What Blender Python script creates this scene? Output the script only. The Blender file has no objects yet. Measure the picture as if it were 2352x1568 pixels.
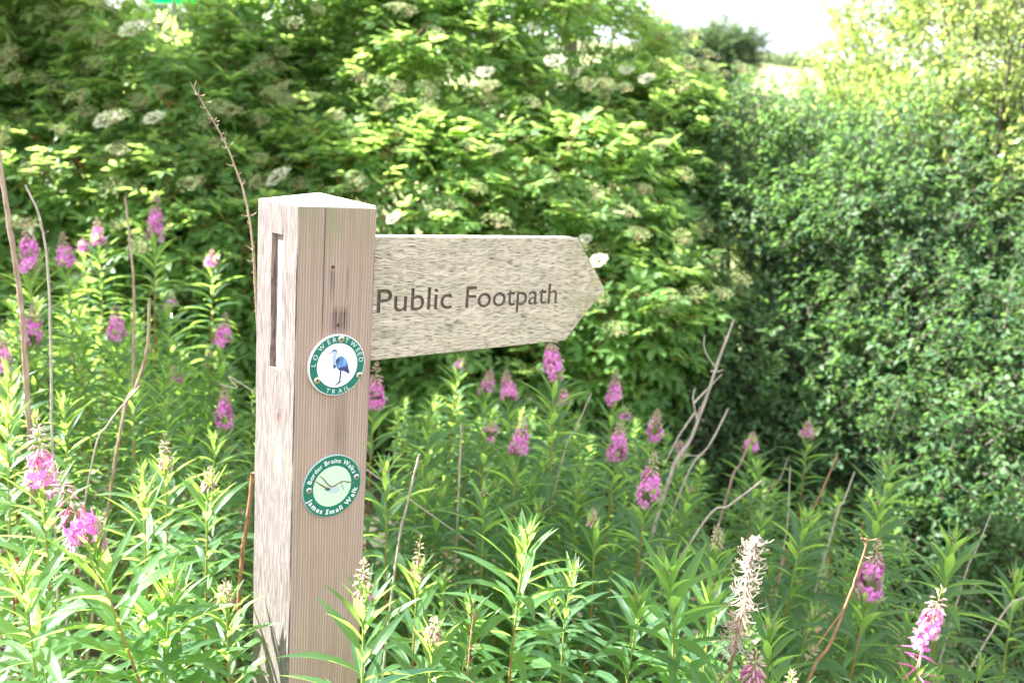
import bpy, math, random
import numpy as np
from mathutils import Vector, Matrix
R = math.radians
random.seed(7); rng = np.random.default_rng(7)
sc = bpy.context.scene
col = sc.collection

# ------------------------------------------------------------------ camera
F = 1894.2                      # focal length in units where the picture is 2352 wide
EYE = np.array([0, 0, 1.55])
FW = np.array([0, 0.98018539, -0.19808231])
RT = np.array([0.99720098, 0.01481016, 0.0732862])
UP = np.array([-0.07476769, 0.19752788, 0.97744183])
cam_d = bpy.data.cameras.new("camera"); cam = bpy.data.objects.new("camera", cam_d); col.objects.link(cam)
m = Matrix(((RT[0], UP[0], -FW[0], EYE[0]), (RT[1], UP[1], -FW[1], EYE[1]), (RT[2], UP[2], -FW[2], EYE[2]), (0, 0, 0, 1)))
cam.matrix_world = m
cam_d.sensor_width = 36; cam_d.lens = 36 * F / 2352
cam_d.clip_start = 0.05; cam_d.clip_end = 3000
cam_d.dof.use_dof = True; cam_d.dof.focus_distance = 1.12; cam_d.dof.aperture_fstop = 4.6
sc.camera = cam

# ------------------------------------------------------------------ light
SUN_DIR = Vector((-0.97, 0.23, 0.0)).normalized(); SUN_EL = R(42)
sd = Vector((SUN_DIR.x * math.cos(SUN_EL), SUN_DIR.y * math.cos(SUN_EL), math.sin(SUN_EL)))
sun_d = bpy.data.lights.new("sun", 'SUN'); sun = bpy.data.objects.new("sun", sun_d); col.objects.link(sun)
sun_d.energy = 5.0; sun_d.angle = R(0.5); sun_d.color = (1.0, 0.97, 0.91)
sun.rotation_euler = sd.to_track_quat('Z', 'Y').to_euler(); sun.location = (-3, 2, 8)
w = bpy.data.worlds.new("World"); sc.world = w; w.use_nodes = True
wn = w.node_tree.nodes; wl = w.node_tree.links
bg = wn["Background"]; bg.inputs[1].default_value = 0.055
sky = wn.new("ShaderNodeTexSky"); sky.sky_type = 'NISHITA'; sky.sun_disc = False
sky.sun_elevation = SUN_EL; sky.sun_rotation = math.atan2(SUN_DIR.x, SUN_DIR.y)
sky.air_density = 1.2; sky.dust_density = 2.5; sky.ozone_density = 1.0
tc = wn.new("ShaderNodeTexCoord"); nz = wn.new("ShaderNodeTexNoise"); nz.inputs['Scale'].default_value = 3.0; nz.inputs['Detail'].default_value = 5
rp = wn.new("ShaderNodeValToRGB"); rp.color_ramp.elements[0].position = .38; rp.color_ramp.elements[1].position = .6
rp.color_ramp.elements[0].color = (.35, .35, .35, 1); rp.color_ramp.elements[1].color = (.9, .9, .9, 1)
mx = wn.new("ShaderNodeMix"); mx.data_type = 'RGBA'; mx.inputs[7].default_value = (8.2, 8.4, 8.8, 1)
wl.new(tc.outputs['Generated'], nz.inputs['Vector']); wl.new(nz.outputs['Fac'], rp.inputs[0]); wl.new(rp.outputs[0], mx.inputs[0])
wl.new(sky.outputs[0], mx.inputs[6]); wl.new(mx.outputs[2], bg.inputs[0])
sc.view_settings.view_transform = 'Standard'; sc.view_settings.look = 'None'
sc.view_settings.exposure = 3.02; sc.view_settings.gamma = 1

# ------------------------------------------------------------------ helpers
def at(px, py, Y):
    """point of the place seen at (px,py) of the 2352x1568 picture, Y metres ahead"""
    d = FW + (px - 1176) / F * RT - (py - 784) / F * UP
    return EYE + d * (Y / d[1])
def project(P):
    q = P - EYE; z = q @ FW
    return 1176 + F * (q @ RT) / z, 784 - F * (q @ UP) / z
def ground_z(x, y):
    x = np.asarray(x, float); y = np.asarray(y, float)
    g = -0.13 * np.clip(x, -4, 4) * np.clip(1 - (np.abs(y) - 5) / 8, 0, 1)
    return g + 0.02 * np.sin(x * 2.1) * np.sin(y * 1.7)
def norm(v): return v / np.maximum(np.linalg.norm(v, axis=-1, keepdims=True), 1e-9)

class MB:
    def __init__(s): s.V = []; s.U = []; s.T = []; s.F = []; s.n = 0
    def add(s, V, faces, U=None, T=None, mat=0):
        V = np.asarray(V, float).reshape(-1, 3); n = len(V)
        s.V.append(V); s.U.append(np.zeros((n, 2)) if U is None else np.asarray(U, float).reshape(-1, 2))
        s.T.append(np.full(n, .5 if T is None else T) if np.ndim(T) == 0 else np.asarray(T, float).ravel())
        for f in faces:
            f = np.asarray(f, int)
            if len(f): s.F.append((f + s.n, mat))
        s.n += n
    def mesh(s, name, mats, smooth=True):
        V = np.concatenate(s.V); U = np.concatenate(s.U); T = np.concatenate(s.T)
        me = bpy.data.meshes.new(name); me.vertices.add(len(V)); me.vertices.foreach_set('co', V.ravel())
        lens = np.concatenate([np.full(len(f), f.shape[1]) for f, _ in s.F]); loops = np.concatenate([f.ravel() for f, _ in s.F])
        mi = np.concatenate([np.full(len(f), k) for f, k in s.F])
        me.loops.add(len(loops)); me.loops.foreach_set('vertex_index', loops)
        me.polygons.add(len(lens)); me.polygons.foreach_set('loop_start', np.concatenate([[0], np.cumsum(lens)[:-1]]))
        me.polygons.foreach_set('loop_total', lens); me.polygons.foreach_set('material_index', mi)
        me.polygons.foreach_set('use_smooth', np.full(len(lens), smooth))
        uv = me.uv_layers.new(name='UVMap'); uv.data.foreach_set('uv', U[loops].ravel())
        a = me.attributes.new('tone', 'FLOAT', 'POINT'); a.data.foreach_set('value', T)
        me.update(calc_edges=True)
        for x in mats: me.materials.append(x)
        return me
    def build(s, name, mats, parent=None, loc=None, smooth=True):
        if not isinstance(mats, (list, tuple)): mats = [mats]
        o = bpy.data.objects.new(name, s.mesh(name, mats, smooth)); col.objects.link(o)
        if parent: o.parent = parent
        if loc is not None: o.location = loc
        return o
def tag(o, label=None, cat=None, group=None, kind=None):
    if label: o['label'] = label
    if cat: o['category'] = cat
    if group: o['group'] = group
    if kind: o['kind'] = kind
    return o
def empty(name, loc, rz=0):
    o = bpy.data.objects.new(name, None); o.location = loc; o.rotation_euler = (0, 0, rz); o.empty_display_size = .05
    col.objects.link(o); return o
def copy_tree(o, parent=None):
    c = o.copy(); col.objects.link(c)
    if parent: c.parent = parent
    for ch in list(o.children): copy_tree(ch, c)
    return c

def smooth_line(P, n):
    """Catmull-Rom through P"""
    P = np.asarray(P, float)
    if len(P) < 3:
        t = np.linspace(0, 1, n)[:, None]; return P[0] * (1 - t) + P[-1] * t
    Q = np.vstack([2 * P[0] - P[1], P, 2 * P[-1] - P[-2]]); out = []
    for u in np.linspace(0, len(P) - 1, n):
        i = min(int(u), len(P) - 2); t = u - i; a, b, c, d = Q[i:i + 4]
        out.append(.5 * ((2 * b) + (c - a) * t + (2 * a - 5 * b + 4 * c - d) * t * t + (3 * b - a - 3 * c + d) * t ** 3))
    return np.array(out)
def tube(mb, P, r, sides=6, mat=0, T=.5, cap=True):
    P = np.asarray(P, float); k = len(P); r = np.broadcast_to(r, k) if np.ndim(r) < 2 else r
    d = norm(np.gradient(P, axis=0)); ref = np.array([0, 0, 1.]) if abs(d[:, 2].mean()) < .8 else np.array([0, 1., 0])
    a = norm(np.cross(d, ref)); b = np.cross(d, a)
    th = np.linspace(0, 2 * np.pi, sides, endpoint=False)
    V = P[:, None] + (a[:, None] * np.cos(th)[None, :, None] + b[:, None] * np.sin(th)[None, :, None]) * np.asarray(r)[:, None, None]
    i = np.arange(k - 1)[:, None] * sides; j = np.arange(sides)[None]; jn = (j + 1) % sides
    f = np.stack([i + j, i + jn, i + sides + jn, i + sides + j], -1).reshape(-1, 4)
    fs = [f]
    if cap and sides > 2: fs.append(np.array([[*range(sides)]])); fs.append(np.array([[(k - 1) * sides + q for q in range(sides)][::-1]]))
    Tt = np.broadcast_to(np.asarray(T, float), k) if np.ndim(T) else np.full(k, T)
    U = np.stack([np.tile(np.arange(sides) / sides, k), np.repeat(np.linspace(0, 1, k), sides)], -1)
    mb.add(V, fs, U, np.repeat(Tt, sides), mat)
def blades(mb, base, az, el, L, W, curl, fold, tone, nseg=6, mat=0, roll=0., wave=0., power=1.0, wide=.42):
    base = np.asarray(base, float); n = len(base)
    bc = lambda v: np.broadcast_to(np.asarray(v, float), n)
    az, el, L, W, curl, fold, tone, roll = map(bc, (az, el, L, W, curl, fold, tone, roll))
    t = np.linspace(0, 1, nseg + 1); k = nseg + 1
    th = el[:, None] - curl[:, None] * t[None]
    ds = L[:, None] / nseg; mid = (th[:, 1:] + th[:, :-1]) / 2
    h = np.concatenate([np.zeros((n, 1)), np.cumsum(np.cos(mid) * ds, 1)], 1); z = np.concatenate([np.zeros((n, 1)), np.cumsum(np.sin(mid) * ds, 1)], 1)
    ca, sa = np.cos(az), np.sin(az)
    P = np.stack([base[:, 0, None] + h * ca[:, None], base[:, 1, None] + h * sa[:, None], base[:, 2, None] + z], -1)
    side = np.stack([-sa, ca, np.zeros(n)], -1)[:, None].repeat(k, 1)
    nr = np.stack([-np.sin(th) * ca[:, None], -np.sin(th) * sa[:, None], np.cos(th)], -1)
    cr, sr = np.cos(roll)[:, None, None], np.sin(roll)[:, None, None]
    side, nr = side * cr + nr * sr, nr * cr - side * sr
    pr = np.sin(np.pi * t ** (np.log(.5) / np.log(wide))) ** power; pr[0] = .12; pr[-1] = .02
    w = (W[:, None] / 2 * pr[None])[..., None]; cf, sf = np.cos(fold)[:, None, None], np.sin(fold)[:, None, None]
    ph = rng.uniform(0, 6.28, (n, 1)); wv = (wave * np.sin(t[None] * 14 + ph) * pr[None])[..., None] * nr; wv2 = (wave * np.sin(t[None] * 17 + ph * 2) * pr[None])[..., None] * nr
    V = np.stack([P + side * w * cf + nr * w * sf + wv, P, P - side * w * cf + nr * w * sf + wv2], 2)   # n,k,3,3
    U = np.stack(np.broadcast_arrays(np.array([0, .5, 1])[None, None], t[None, :, None] * np.ones((n, 1, 1))), -1)
    q = np.arange(nseg)[:, None] * 3 + np.arange(2)[None]; f = np.stack([q, q + 1, q + 4, q + 3], -1).reshape(-1, 4)
    f = (f[None] + (np.arange(n) * k * 3)[:, None, None]).reshape(-1, 4)
    mb.add(V, [f], U, np.repeat(tone, k * 3), mat)
def frames(d, up):
    """rotation matrices whose columns are side, d, normal"""
    d = norm(d); s = norm(np.cross(d, up)); nn = np.cross(s, d)
    return np.stack([s, d, nn], -1)
class Tpl:
    def __init__(s, mb):
        s.V = np.concatenate(mb.V); s.U = np.concatenate(mb.U); s.T = np.concatenate(mb.T); s.F = mb.F
def inst(mb, tp, pos, M, tone, mat=None):
    n = len(pos); k = len(tp.V)
    V = np.einsum('nij,kj->nki', M, tp.V) + pos[:, None]
    off = mb.n
    mb.V.append(V.reshape(-1, 3)); mb.U.append(np.tile(tp.U, (n, 1)))
    mb.T.append(np.clip(tone[:, None] + (tp.T - .5)[None], 0, 1).ravel())
    for f, mt in tp.F: mb.F.append(((f[None] + (np.arange(n) * k)[:, None, None]).reshape(-1, f.shape[1]) + off, mt if mat is None else mat))
    mb.n += n * k
def rdir(n, zmin=-1, zmax=1):
    z = rng.uniform(zmin, zmax, n); a = rng.uniform(0, 2 * np.pi, n); r = np.sqrt(1 - z * z)
    return np.stack([r * np.cos(a), r * np.sin(a), z], -1)

# ------------------------------------------------------------------ materials
class NT:
    def __init__(s, name):
        s.m = bpy.data.materials.new(name); s.m.use_nodes = True; s.n = s.m.node_tree.nodes; s.l = s.m.node_tree.links
        s.b = s.n['Principled BSDF']; s.out = s.n['Material Output']
    def new(s, t, **kw):
        o = s.n.new(t)
        for k, v in kw.items(): setattr(o, k, v)
        return o
    def put(s, sock, v):
        if isinstance(v, bpy.types.NodeSocket): s.l.new(v, sock)
        else: sock.default_value = v if not isinstance(v, tuple) or len(v) != 3 or sock.type != 'RGBA' else (*v, 1)
    def math(s, op, a, b=None, c=None):
        o = s.new('ShaderNodeMath', operation=op); s.put(o.inputs[0], a)
        if b is not None: s.put(o.inputs[1], b)
        if c is not None: s.put(o.inputs[2], c)
        return o.outputs[0]
    def mix(s, f, a, b, blend='MIX'):
        o = s.new('ShaderNodeMix', data_type='RGBA', blend_type=blend); s.put(o.inputs[0], f); s.put(o.inputs[6], a); s.put(o.inputs[7], b); return o.outputs[2]
    def noise(s, vec, scale=1., detail=3, rough=.5, dist=0.):
        o = s.new('ShaderNodeTexNoise'); s.put(o.inputs['Scale'], scale); s.put(o.inputs['Detail'], detail); s.put(o.inputs['Roughness'], rough); s.put(o.inputs['Distortion'], dist)
        if vec is not None: s.l.new(vec, o.inputs['Vector'])
        return o.outputs['Fac']
    def remap(s, v, a, b, c=0., d=1.):
        o = s.new('ShaderNodeMapRange', clamp=True); s.put(o.inputs[0], v)
        for i, x in enumerate((a, b, c, d)): s.put(o.inputs[i + 1], x)
        return o.outputs[0]
    def scale(s, vec, v, loc=(0, 0, 0)):
        o = s.new('ShaderNodeMapping'); s.l.new(vec, o.inputs[0]); o.inputs['Scale'].default_value = v; o.inputs['Location'].default_value = loc; return o.outputs[0]
    def coord(s): return s.new('ShaderNodeTexCoord').outputs['Object']
    def bump(s, h, strength=.5, dist=.001):
        o = s.new('ShaderNodeBump'); s.put(o.inputs['Strength'], strength); s.put(o.inputs['Distance'], dist); s.l.new(h, o.inputs['Height']); s.l.new(o.outputs[0], s.b.inputs['Normal']); return o
    def attr(s, name='tone'):
        o = s.new('ShaderNodeAttribute', attribute_name=name); return o.outputs['Fac']
def plain(name, c, rough=.6, metal=0., spec=.5):
    t = NT(name); t.b.inputs['Base Color'].default_value = (*c, 1); t.b.inputs['Roughness'].default_value = rough; t.b.inputs['Metallic'].default_value = metal
    t.b.inputs['Specular IOR Level'].default_value = spec; return t.m
def leaf_mat(name, c0, c1, tr, trw=.4, rough=.4, rib=None, veins=False, spec=.5):
    """c0..c1 over the per-leaf tone, tr the colour light takes on passing through"""
    t = NT(name); tone = t.attr()
    base = t.mix(tone, c0, c1)
    bl = t.noise(t.coord(), 38. if rib else 9., 3, .6); base = t.mix(t.remap(bl, .45, .75, 0, .45), base, tuple(np.array(c1) * [1.25, 1.0, .7]))
    if rib:
        uv = t.new('ShaderNodeUVMap').outputs[0]; sx = t.new('ShaderNodeSeparateXYZ'); t.l.new(uv, sx.inputs[0])
        du = t.math('ABSOLUTE', t.math('SUBTRACT', sx.outputs[0], .5))
        f = t.remap(du, .015, .06, 1, 0); 
        if veins:
            ph = t.math('SUBTRACT', t.math('MULTIPLY', sx.outputs[1], 24.), t.math('MULTIPLY', du, 9.))
            v = t.math('PINGPONG', ph, .5); vf = t.remap(v, .0, .14, .45, 0); f = t.math('MAXIMUM', f, vf)
            h = t.math('SUBTRACT', 1., f); t.bump(h, .35, .0012)
        base = t.mix(f, base, rib)
        if veins: base = t.mix(t.remap(sx.outputs[1], .95, .99, 0, .8), base, (.35, .14, .06))
    geo = t.new('ShaderNodeNewGeometry'); und = t.mix(geo.outputs['Backfacing'], base, t.mix(.35, base, (.16, .24, .14)))
    t.put(t.b.inputs['Base Color'], und); t.b.inputs['Roughness'].default_value = rough; t.b.inputs['Specular IOR Level'].default_value = spec
    tb = t.new('ShaderNodeBsdfTranslucent'); t.put(tb.inputs[0], t.mix(tone, tuple(np.array(tr) * .75), tuple(np.minimum(np.array(tr) * 1.2, 1))))
    ms = t.new('ShaderNodeMixShader'); ms.inputs[0].default_value = trw
    t.l.new(t.b.outputs[0], ms.inputs[1]); t.l.new(tb.outputs[0], ms.inputs[2]); t.l.new(ms.outputs[0], t.out.inputs[0])
    return t.m
M = {}
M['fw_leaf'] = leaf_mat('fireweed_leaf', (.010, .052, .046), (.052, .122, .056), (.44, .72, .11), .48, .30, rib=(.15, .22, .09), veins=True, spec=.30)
M['elder'] = leaf_mat('elder_leaf', (.070, .170, .055), (.145, .255, .085), (.44, .66, .14), .54, .5, spec=.25, rib=(.1, .18, .07))
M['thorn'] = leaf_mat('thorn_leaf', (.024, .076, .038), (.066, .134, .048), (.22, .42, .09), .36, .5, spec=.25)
M['willow'] = leaf_mat('willow_leaf', (.09, .17, .07), (.17, .26, .09), (.55, .70, .15), .5, .32)
M['gold'] = leaf_mat('sunny_leaf', (.09, .17, .05), (.18, .25, .08), (.46, .58, .13), .48, .45)
M['far'] = leaf_mat('far_leaf', (.025, .06, .035), (.05, .10, .04), (.15, .28, .06), .3, .6)
M['petal'] = leaf_mat('petal', (.66, .12, .52), (.86, .38, .76), (.85, .25, .8), .4, .5)
M['bud'] = leaf_mat('bud', (.50, .17, .30), (.56, .48, .36), (.6, .25, .2), .25, .5)
M['pod'] = leaf_mat('pod', (.55, .08, .32), (.62, .16, .42), (.7, .1, .4), .25, .5)
M['umbel'] = leaf_mat('umbel', (.48, .50, .36), (.66, .67, .52), (.8, .8, .6), .3, .6)
M['berry'] = leaf_mat('berry', (.26, .38, .13), (.40, .46, .20), (.4, .45, .15), .15, .45)
M['berry_stalk'] = plain('berry_stalk', (.30, .24, .12), .6)
def ramp_attr(name, c0, c1, rough=.5):
    t = NT(name); t.put(t.b.inputs['Base Color'], t.mix(t.attr(), c0, c1)); t.b.inputs['Roughness'].default_value = rough; return t.m
M['fw_stem'] = ramp_attr('fireweed_stem', (.30, .05, .035), (.22, .30, .06))
def bark(name, a, b, sc_=(60, 60, 12), rough=.8):
    t = NT(name); v = t.scale(t.coord(), sc_); n = t.noise(v, 1, 4, .6); t.put(t.b.inputs['Base Color'], t.mix(t.remap(n, .35, .65), a, b))
    t.b.inputs['Roughness'].default_value = rough; t.bump(n, .5, .002); return t.m
M['bark'] = bark('bark', (.035, .028, .02), (.10, .08, .06))
M['dry'] = bark('dry_stalk', (.22, .14, .09), (.40, .30, .22), (150, 150, 40))
M['dry_pale'] = bark('pale_stalk', (.27, .22, .18), (.46, .39, .33), (150, 150, 40))
M['dry_brown'] = bark('brown_stalk', (.20, .09, .045), (.36, .20, .11), (150, 150, 40))
M['fluff'] = leaf_mat('dry_pod', (.46, .37, .33), (.64, .54, .49), (.6, .5, .4), .3, .7)

# ------------------------------------------------------------------ setting: ground and hillside
def grid(name, xs, ys, zf, mat):
    X, Y = np.meshgrid(xs, ys); Z = zf(X, Y); V = np.stack([X, Y, Z], -1)
    nx = len(xs); i = np.arange(len(ys) - 1)[:, None] * nx + np.arange(nx - 1)[None]; f = np.stack([i, i + 1, i + nx + 1, i + nx], -1).reshape(-1, 4)
    mb = MB(); mb.add(V, [f], np.stack([X, Y], -1), .5); return mb.build(name, mat)
t = NT('soil'); n1 = t.noise(t.coord(), 6., 6, .65); n2 = t.noise(t.coord(), 45., 4, .6)
t.put(t.b.inputs['Base Color'], t.mix(t.remap(n2, .35, .65), t.mix(t.remap(n1, .4, .6), (.018, .016, .011), (.03, .04, .016)), (.06, .05, .03))); t.b.inputs['Roughness'].default_value = .95; t.bump(n2, .8, .02)
xs = np.concatenate([-np.geomspace(1500, 6, 16), np.linspace(-5.5, 5.5, 56), np.geomspace(6, 1500, 16)])
ys = np.concatenate([-np.geomspace(1500, 4, 14), np.linspace(-3.5, 8, 58), np.geomspace(9, 1500, 18)])
tag(grid('ground', xs, ys, ground_z, t.m), kind='structure')
t = NT('hill_grass'); v = t.coord(); n1 = t.noise(v, .12, 5, .6); n2 = t.noise(v, 2.5, 5, .7)
t.put(t.b.inputs['Base Color'], t.mix(t.remap(n1, .42, .62), t.mix(n2, (.15, .17, .06), (.24, .25, .11)), t.mix(n2, (.06, .09, .03), (.12, .15, .055)))); t.b.inputs['Roughness'].default_value = .9; t.bump(n2, 1., .2)
def hill_z(x, y):
    r = np.clip((y - 8.5) / 52, 0, 1); z = -0.1 + 10.9 * (r ** 1.05) + np.clip(y - 60, 0, 400) * .03
    return z + .35 * np.sin(x * .11) * r + .12 * np.sin(x * .6 + y * .4) * r - .012 * np.clip(x - 10, 0, 500) * r
tag(grid('hillside', np.concatenate([-np.geomspace(600, 31, 14), np.linspace(-30, 60, 91), np.geomspace(61, 600, 14)]), np.concatenate([np.linspace(8.2, 64, 70), np.geomspace(66, 600, 14)]), hill_z, t.m), kind='structure')
# ------------------------------------------------------------------ the footpath sign
PC = np.array([-0.29247, 1.08923, 1.49211])        # near top corner of the post
PA = 0.7238; WX, WY = 0.120, 0.1246
E1 = np.array([math.cos(PA), math.sin(PA), 0]); E2 = np.array([-math.sin(PA), math.cos(PA), 0])
gz = float(ground_z(PC[0], PC[1])) - .05; HP = PC[2] - gz      # post length above its foot
def wood_face():
    t = NT('post_ribbed_wood'); c = t.coord(); sep = t.new('ShaderNodeSeparateXYZ'); t.l.new(c, sep.inputs[0]); X, Z = sep.outputs[0], sep.outputs[2]
    wob = t.noise(t.scale(c, (4, 4, 1.6)), 1., 2, .5)
    xx = t.math('ADD', X, t.math('MULTIPLY', t.math('SUBTRACT', wob, .5), .010))
    ring = t.math('PINGPONG', t.math('MULTIPLY', xx, 230.), .5)        # growth rings, about 4.4 mm apart
    ring = t.math('MULTIPLY', t.remap(ring, .05, .45), t.remap(t.noise(t.scale(c, (160, 160, 3)), 1, 4, .65), .35, .6, .12, 1.))
    fine = t.noise(t.scale(c, (900, 900, 30)), 1., 3, .6); big = t.noise(t.scale(c, (35, 35, 5)), 1., 3, .5); speck = t.noise(t.scale(c, (1300, 1300, 500)), 1., 2, .6)
    a = t.mix(ring, (.24, .165, .125), (.51, .405, .315)); a = t.mix(t.remap(fine, .3, .7), a, t.mix(.5, a, (.44, .30, .235)))
    a = t.mix(t.remap(big, .45, .75, 0, .5), a, (.36, .22, .155)); a = t.mix(t.remap(speck, .5, .75, 0, .35), a, (.16, .12, .09))
    g = t.math('MULTIPLY', t.remap(Z, HP - .11, HP, 0, 1), t.remap(t.noise(t.scale(c, (50, 50, 7)), 1, 3), .4, .62)); a = t.mix(t.math('MULTIPLY', g, .7), a, (.20, .22, .09))
    # dark run-off stains below the two nails
    def stain(x0, z0, hw, up, dn, amt):
        zz = t.math('SUBTRACT', Z, HP + z0); dx = t.math('ABSOLUTE', t.math('SUBTRACT', X, x0))
        mz = t.math('MULTIPLY', t.remap(zz, -dn, -dn * .3, 0, 1), t.remap(zz, up * .5, up, 1, 0)); mx_ = t.remap(dx, hw * .45, hw, 1, 0)
        st = t.remap(t.noise(t.scale(c, (520, 520, 9)), 1, 2), .36, .60, .05, 1)
        return t.math('MULTIPLY', t.math('MULTIPLY', mz, mx_), t.math('MULTIPLY', st, amt))
    s = t.math('MAXIMUM', stain(.0665, -.163, .018, .026, .022, .95), stain(.0537, -.10, .0045, .015, .045, .8))
    s = t.math('MAXIMUM', s, stain(.076, -.10, .0014, .02, .04, .8)); s = t.math('MAXIMUM', s, stain(.075, -.30, .013, .04, .10, .42))
    a = t.mix(s, a, (.035, .032, .035))
    ck = t.remap(t.math('ABSOLUTE', t.math('SUBTRACT', xx, .0405)), .0003, .0011, 1, 0); ck = t.math('MULTIPLY', ck, t.remap(Z, HP - .20, HP - .16, 0, .8)); a = t.mix(ck, a, (.06, .04, .03))
    t.put(t.b.inputs['Base Color'], a); t.b.inputs['Roughness'].default_value = .8
    h = t.math('ADD', ring, t.math('MULTIPLY', fine, .5)); h = t.math('SUBTRACT', h, t.math('MULTIPLY', ck, 2.)); t.bump(h, .7, .0013); return t.m
def wood_side(name='post_silvered_wood', ax=(0, 1), base=((.145, .125, .12), (.225, .20, .195))):
    t = NT(name); c = t.coord()
    f = t.noise(t.scale(c, (700, 700, 26)), 1., 5, .7, .5); b = t.noise(t.scale(c, (150, 150, 7)), 1., 3, .6); g = t.noise(t.scale(c, (9, 9, 3)), 1., 3, .5)
    a = t.mix(t.remap(f, .40, .56), (.05, .037, .035), base[0]); a = t.mix(t.remap(f, .5, .72), a, base[1]); a = t.mix(t.remap(b, .52, .70, 0, .6), a, (.11, .088, .08)); a = t.mix(t.remap(g, .55, .75, 0, .35), a, (.19, .17, .125))
    sep = t.new('ShaderNodeSeparateXYZ'); t.l.new(c, sep.inputs[0]); Y, Z = sep.outputs[1], sep.outputs[2]
    # knot with a reddish hole and a bare patch below it
    dz = t.math('SUBTRACT', Z, HP - .306); dy = t.math('SUBTRACT', Y, .046)
    d = t.math('SQRT', t.math('ADD', t.math('POWER', t.math('MULTIPLY', dy, 1.5), 2.), t.math('POWER', dz, 2.)))
    a = t.mix(t.remap(d, .005, .009, 1, 0), a, (.12, .04, .03))
    d2 = t.math('SQRT', t.math('ADD', t.math('POWER', t.math('MULTIPLY', dy, 1.6), 2.), t.math('POWER', t.math('MULTIPLY', t.math('ADD', dz, .055), .55), 2.)))
    a = t.mix(t.remap(d2, .015, .026, .3, 0), a, (.22, .195, .19))
    t.put(t.b.inputs['Base Color'], a); t.b.inputs['Roughness'].default_value = .85
    h = t.math('ADD', f, t.math('MULTIPLY', b, .5)); h = t.math('ADD', h, t.math('MULTIPLY', t.remap(d, .003, .009), .8)); t.bump(h, .9, .0016); return t.m
def wood_end():
    t = NT('post_end_grain'); c = t.coord(); n = t.noise(t.scale(c, (220, 220, 60)), 1., 4, .6); t.put(t.b.inputs['Base Color'], t.mix(t.remap(n, .35, .65), (.46, .42, .36), (.62, .58, .52))); t.b.inputs['Roughness'].default_value = .85; t.bump(n, .5, .001); return t.m
def wood_board():
    t = NT('oak_board'); c = t.coord()
    wv = t.noise(t.scale(c, (5, 5, 9)), 1., 2, .5)
    sep = t.new('ShaderNodeSeparateXYZ'); t.l.new(c, sep.inputs[0]); cmb = t.new('ShaderNodeCombineXYZ')
    t.l.new(sep.outputs[0], cmb.inputs[0]); t.l.new(sep.outputs[1], cmb.inputs[1]); t.l.new(t.math('ADD', sep.outputs[2], t.math('MULTIPLY', t.math('SUBTRACT', wv, .5), .035)), cmb.inputs[2]); cc = cmb.outputs[0]
    pores = t.noise(t.scale(cc, (50, 25, 1500)), 1., 2, .5); pm = t.math('MULTIPLY', t.remap(pores, .57, .62), .9)
    grain = t.noise(t.scale(cc, (14, 14, 190)), 1., 4, .6); moss = t.noise(t.scale(cc, (9, 9, 38)), 1., 4, .62)
    a = t.mix(t.remap(grain, .35, .65), (.47, .395, .29), (.63, .545, .42)); a = t.mix(t.remap(moss, .50, .72, 0, .5), a, (.22, .23, .13)); 
    sp = t.noise(t.scale(c, (800, 800, 800)), 1., 2, .6); a = t.mix(t.remap(sp, .5, .8, 0, .4), a, (.2, .17, .12))
    tipm = t.math('MULTIPLY', t.remap(sep.outputs[0], .50, .65, 0, .55), t.remap(t.noise(t.scale(c, (40, 40, 40)), 1, 3), .4, .6)); a = t.mix(tipm, a, (.30, .29, .10))
    a = t.mix(pm, a, (.05, .035, .03)); t.put(t.b.inputs['Base Color'], a); t.b.inputs['Roughness'].default_value = .82
    h = t.math('SUBTRACT', t.math('MULTIPLY', grain, .5), t.math('MULTIPLY', pm, 1.)); t.bump(h, .8, .0011); return t.m
M['post_front'] = wood_face(); M['post_side'] = wood_side(); M['post_top'] = wood_end(); M['board'] = wood_board()
M['slot'] = bark('slot_wood', (.12, .09, .075), (.34, .265, .235), (160, 160, 50), .85)
M['groove'] = bark('routed_groove', (.09, .065, .05), (.17, .13, .10), (300, 300, 300), .9)

def bool_cut(o, cutters):
    for c in cutters:
        md = o.modifiers.new('cut', 'BOOLEAN'); md.operation = 'DIFFERENCE'; md.solver = 'EXACT'; md.use_self = o.name.startswith('pointed'); md.object = c
    dg = bpy.context.evaluated_depsgraph_get(); me = bpy.data.meshes.new_from_object(o.evaluated_get(dg)); o.modifiers.clear(); o.data = me
    for c in cutters: bpy.data.objects.remove(c)
def temp_box(x0, x1, y0, y1, z0, z1, mats, Mw=None):
    V = [(x, y, z) for z in (z0, z1) for y in (y0, y1) for x in (x0, x1)]
    Fq = np.array([[0, 2, 3, 1], [4, 5, 7, 6], [0, 1, 5, 4], [2, 6, 7, 3], [0, 4, 6, 2], [1, 3, 7, 5]])
    mb = MB(); mb.add(V, [Fq]); o = mb.build('cutter', mats, smooth=False)
    if Mw is not None: o.matrix_world = Mw
    return o
post = empty('footpath_signpost', (PC[0], PC[1], gz), PA)
tag(post, 'weathered square wooden signpost with a pointed arm reading Public Footpath', 'signpost')
bpy.context.view_layer.update(); PM = post.matrix_world.copy()
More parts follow.
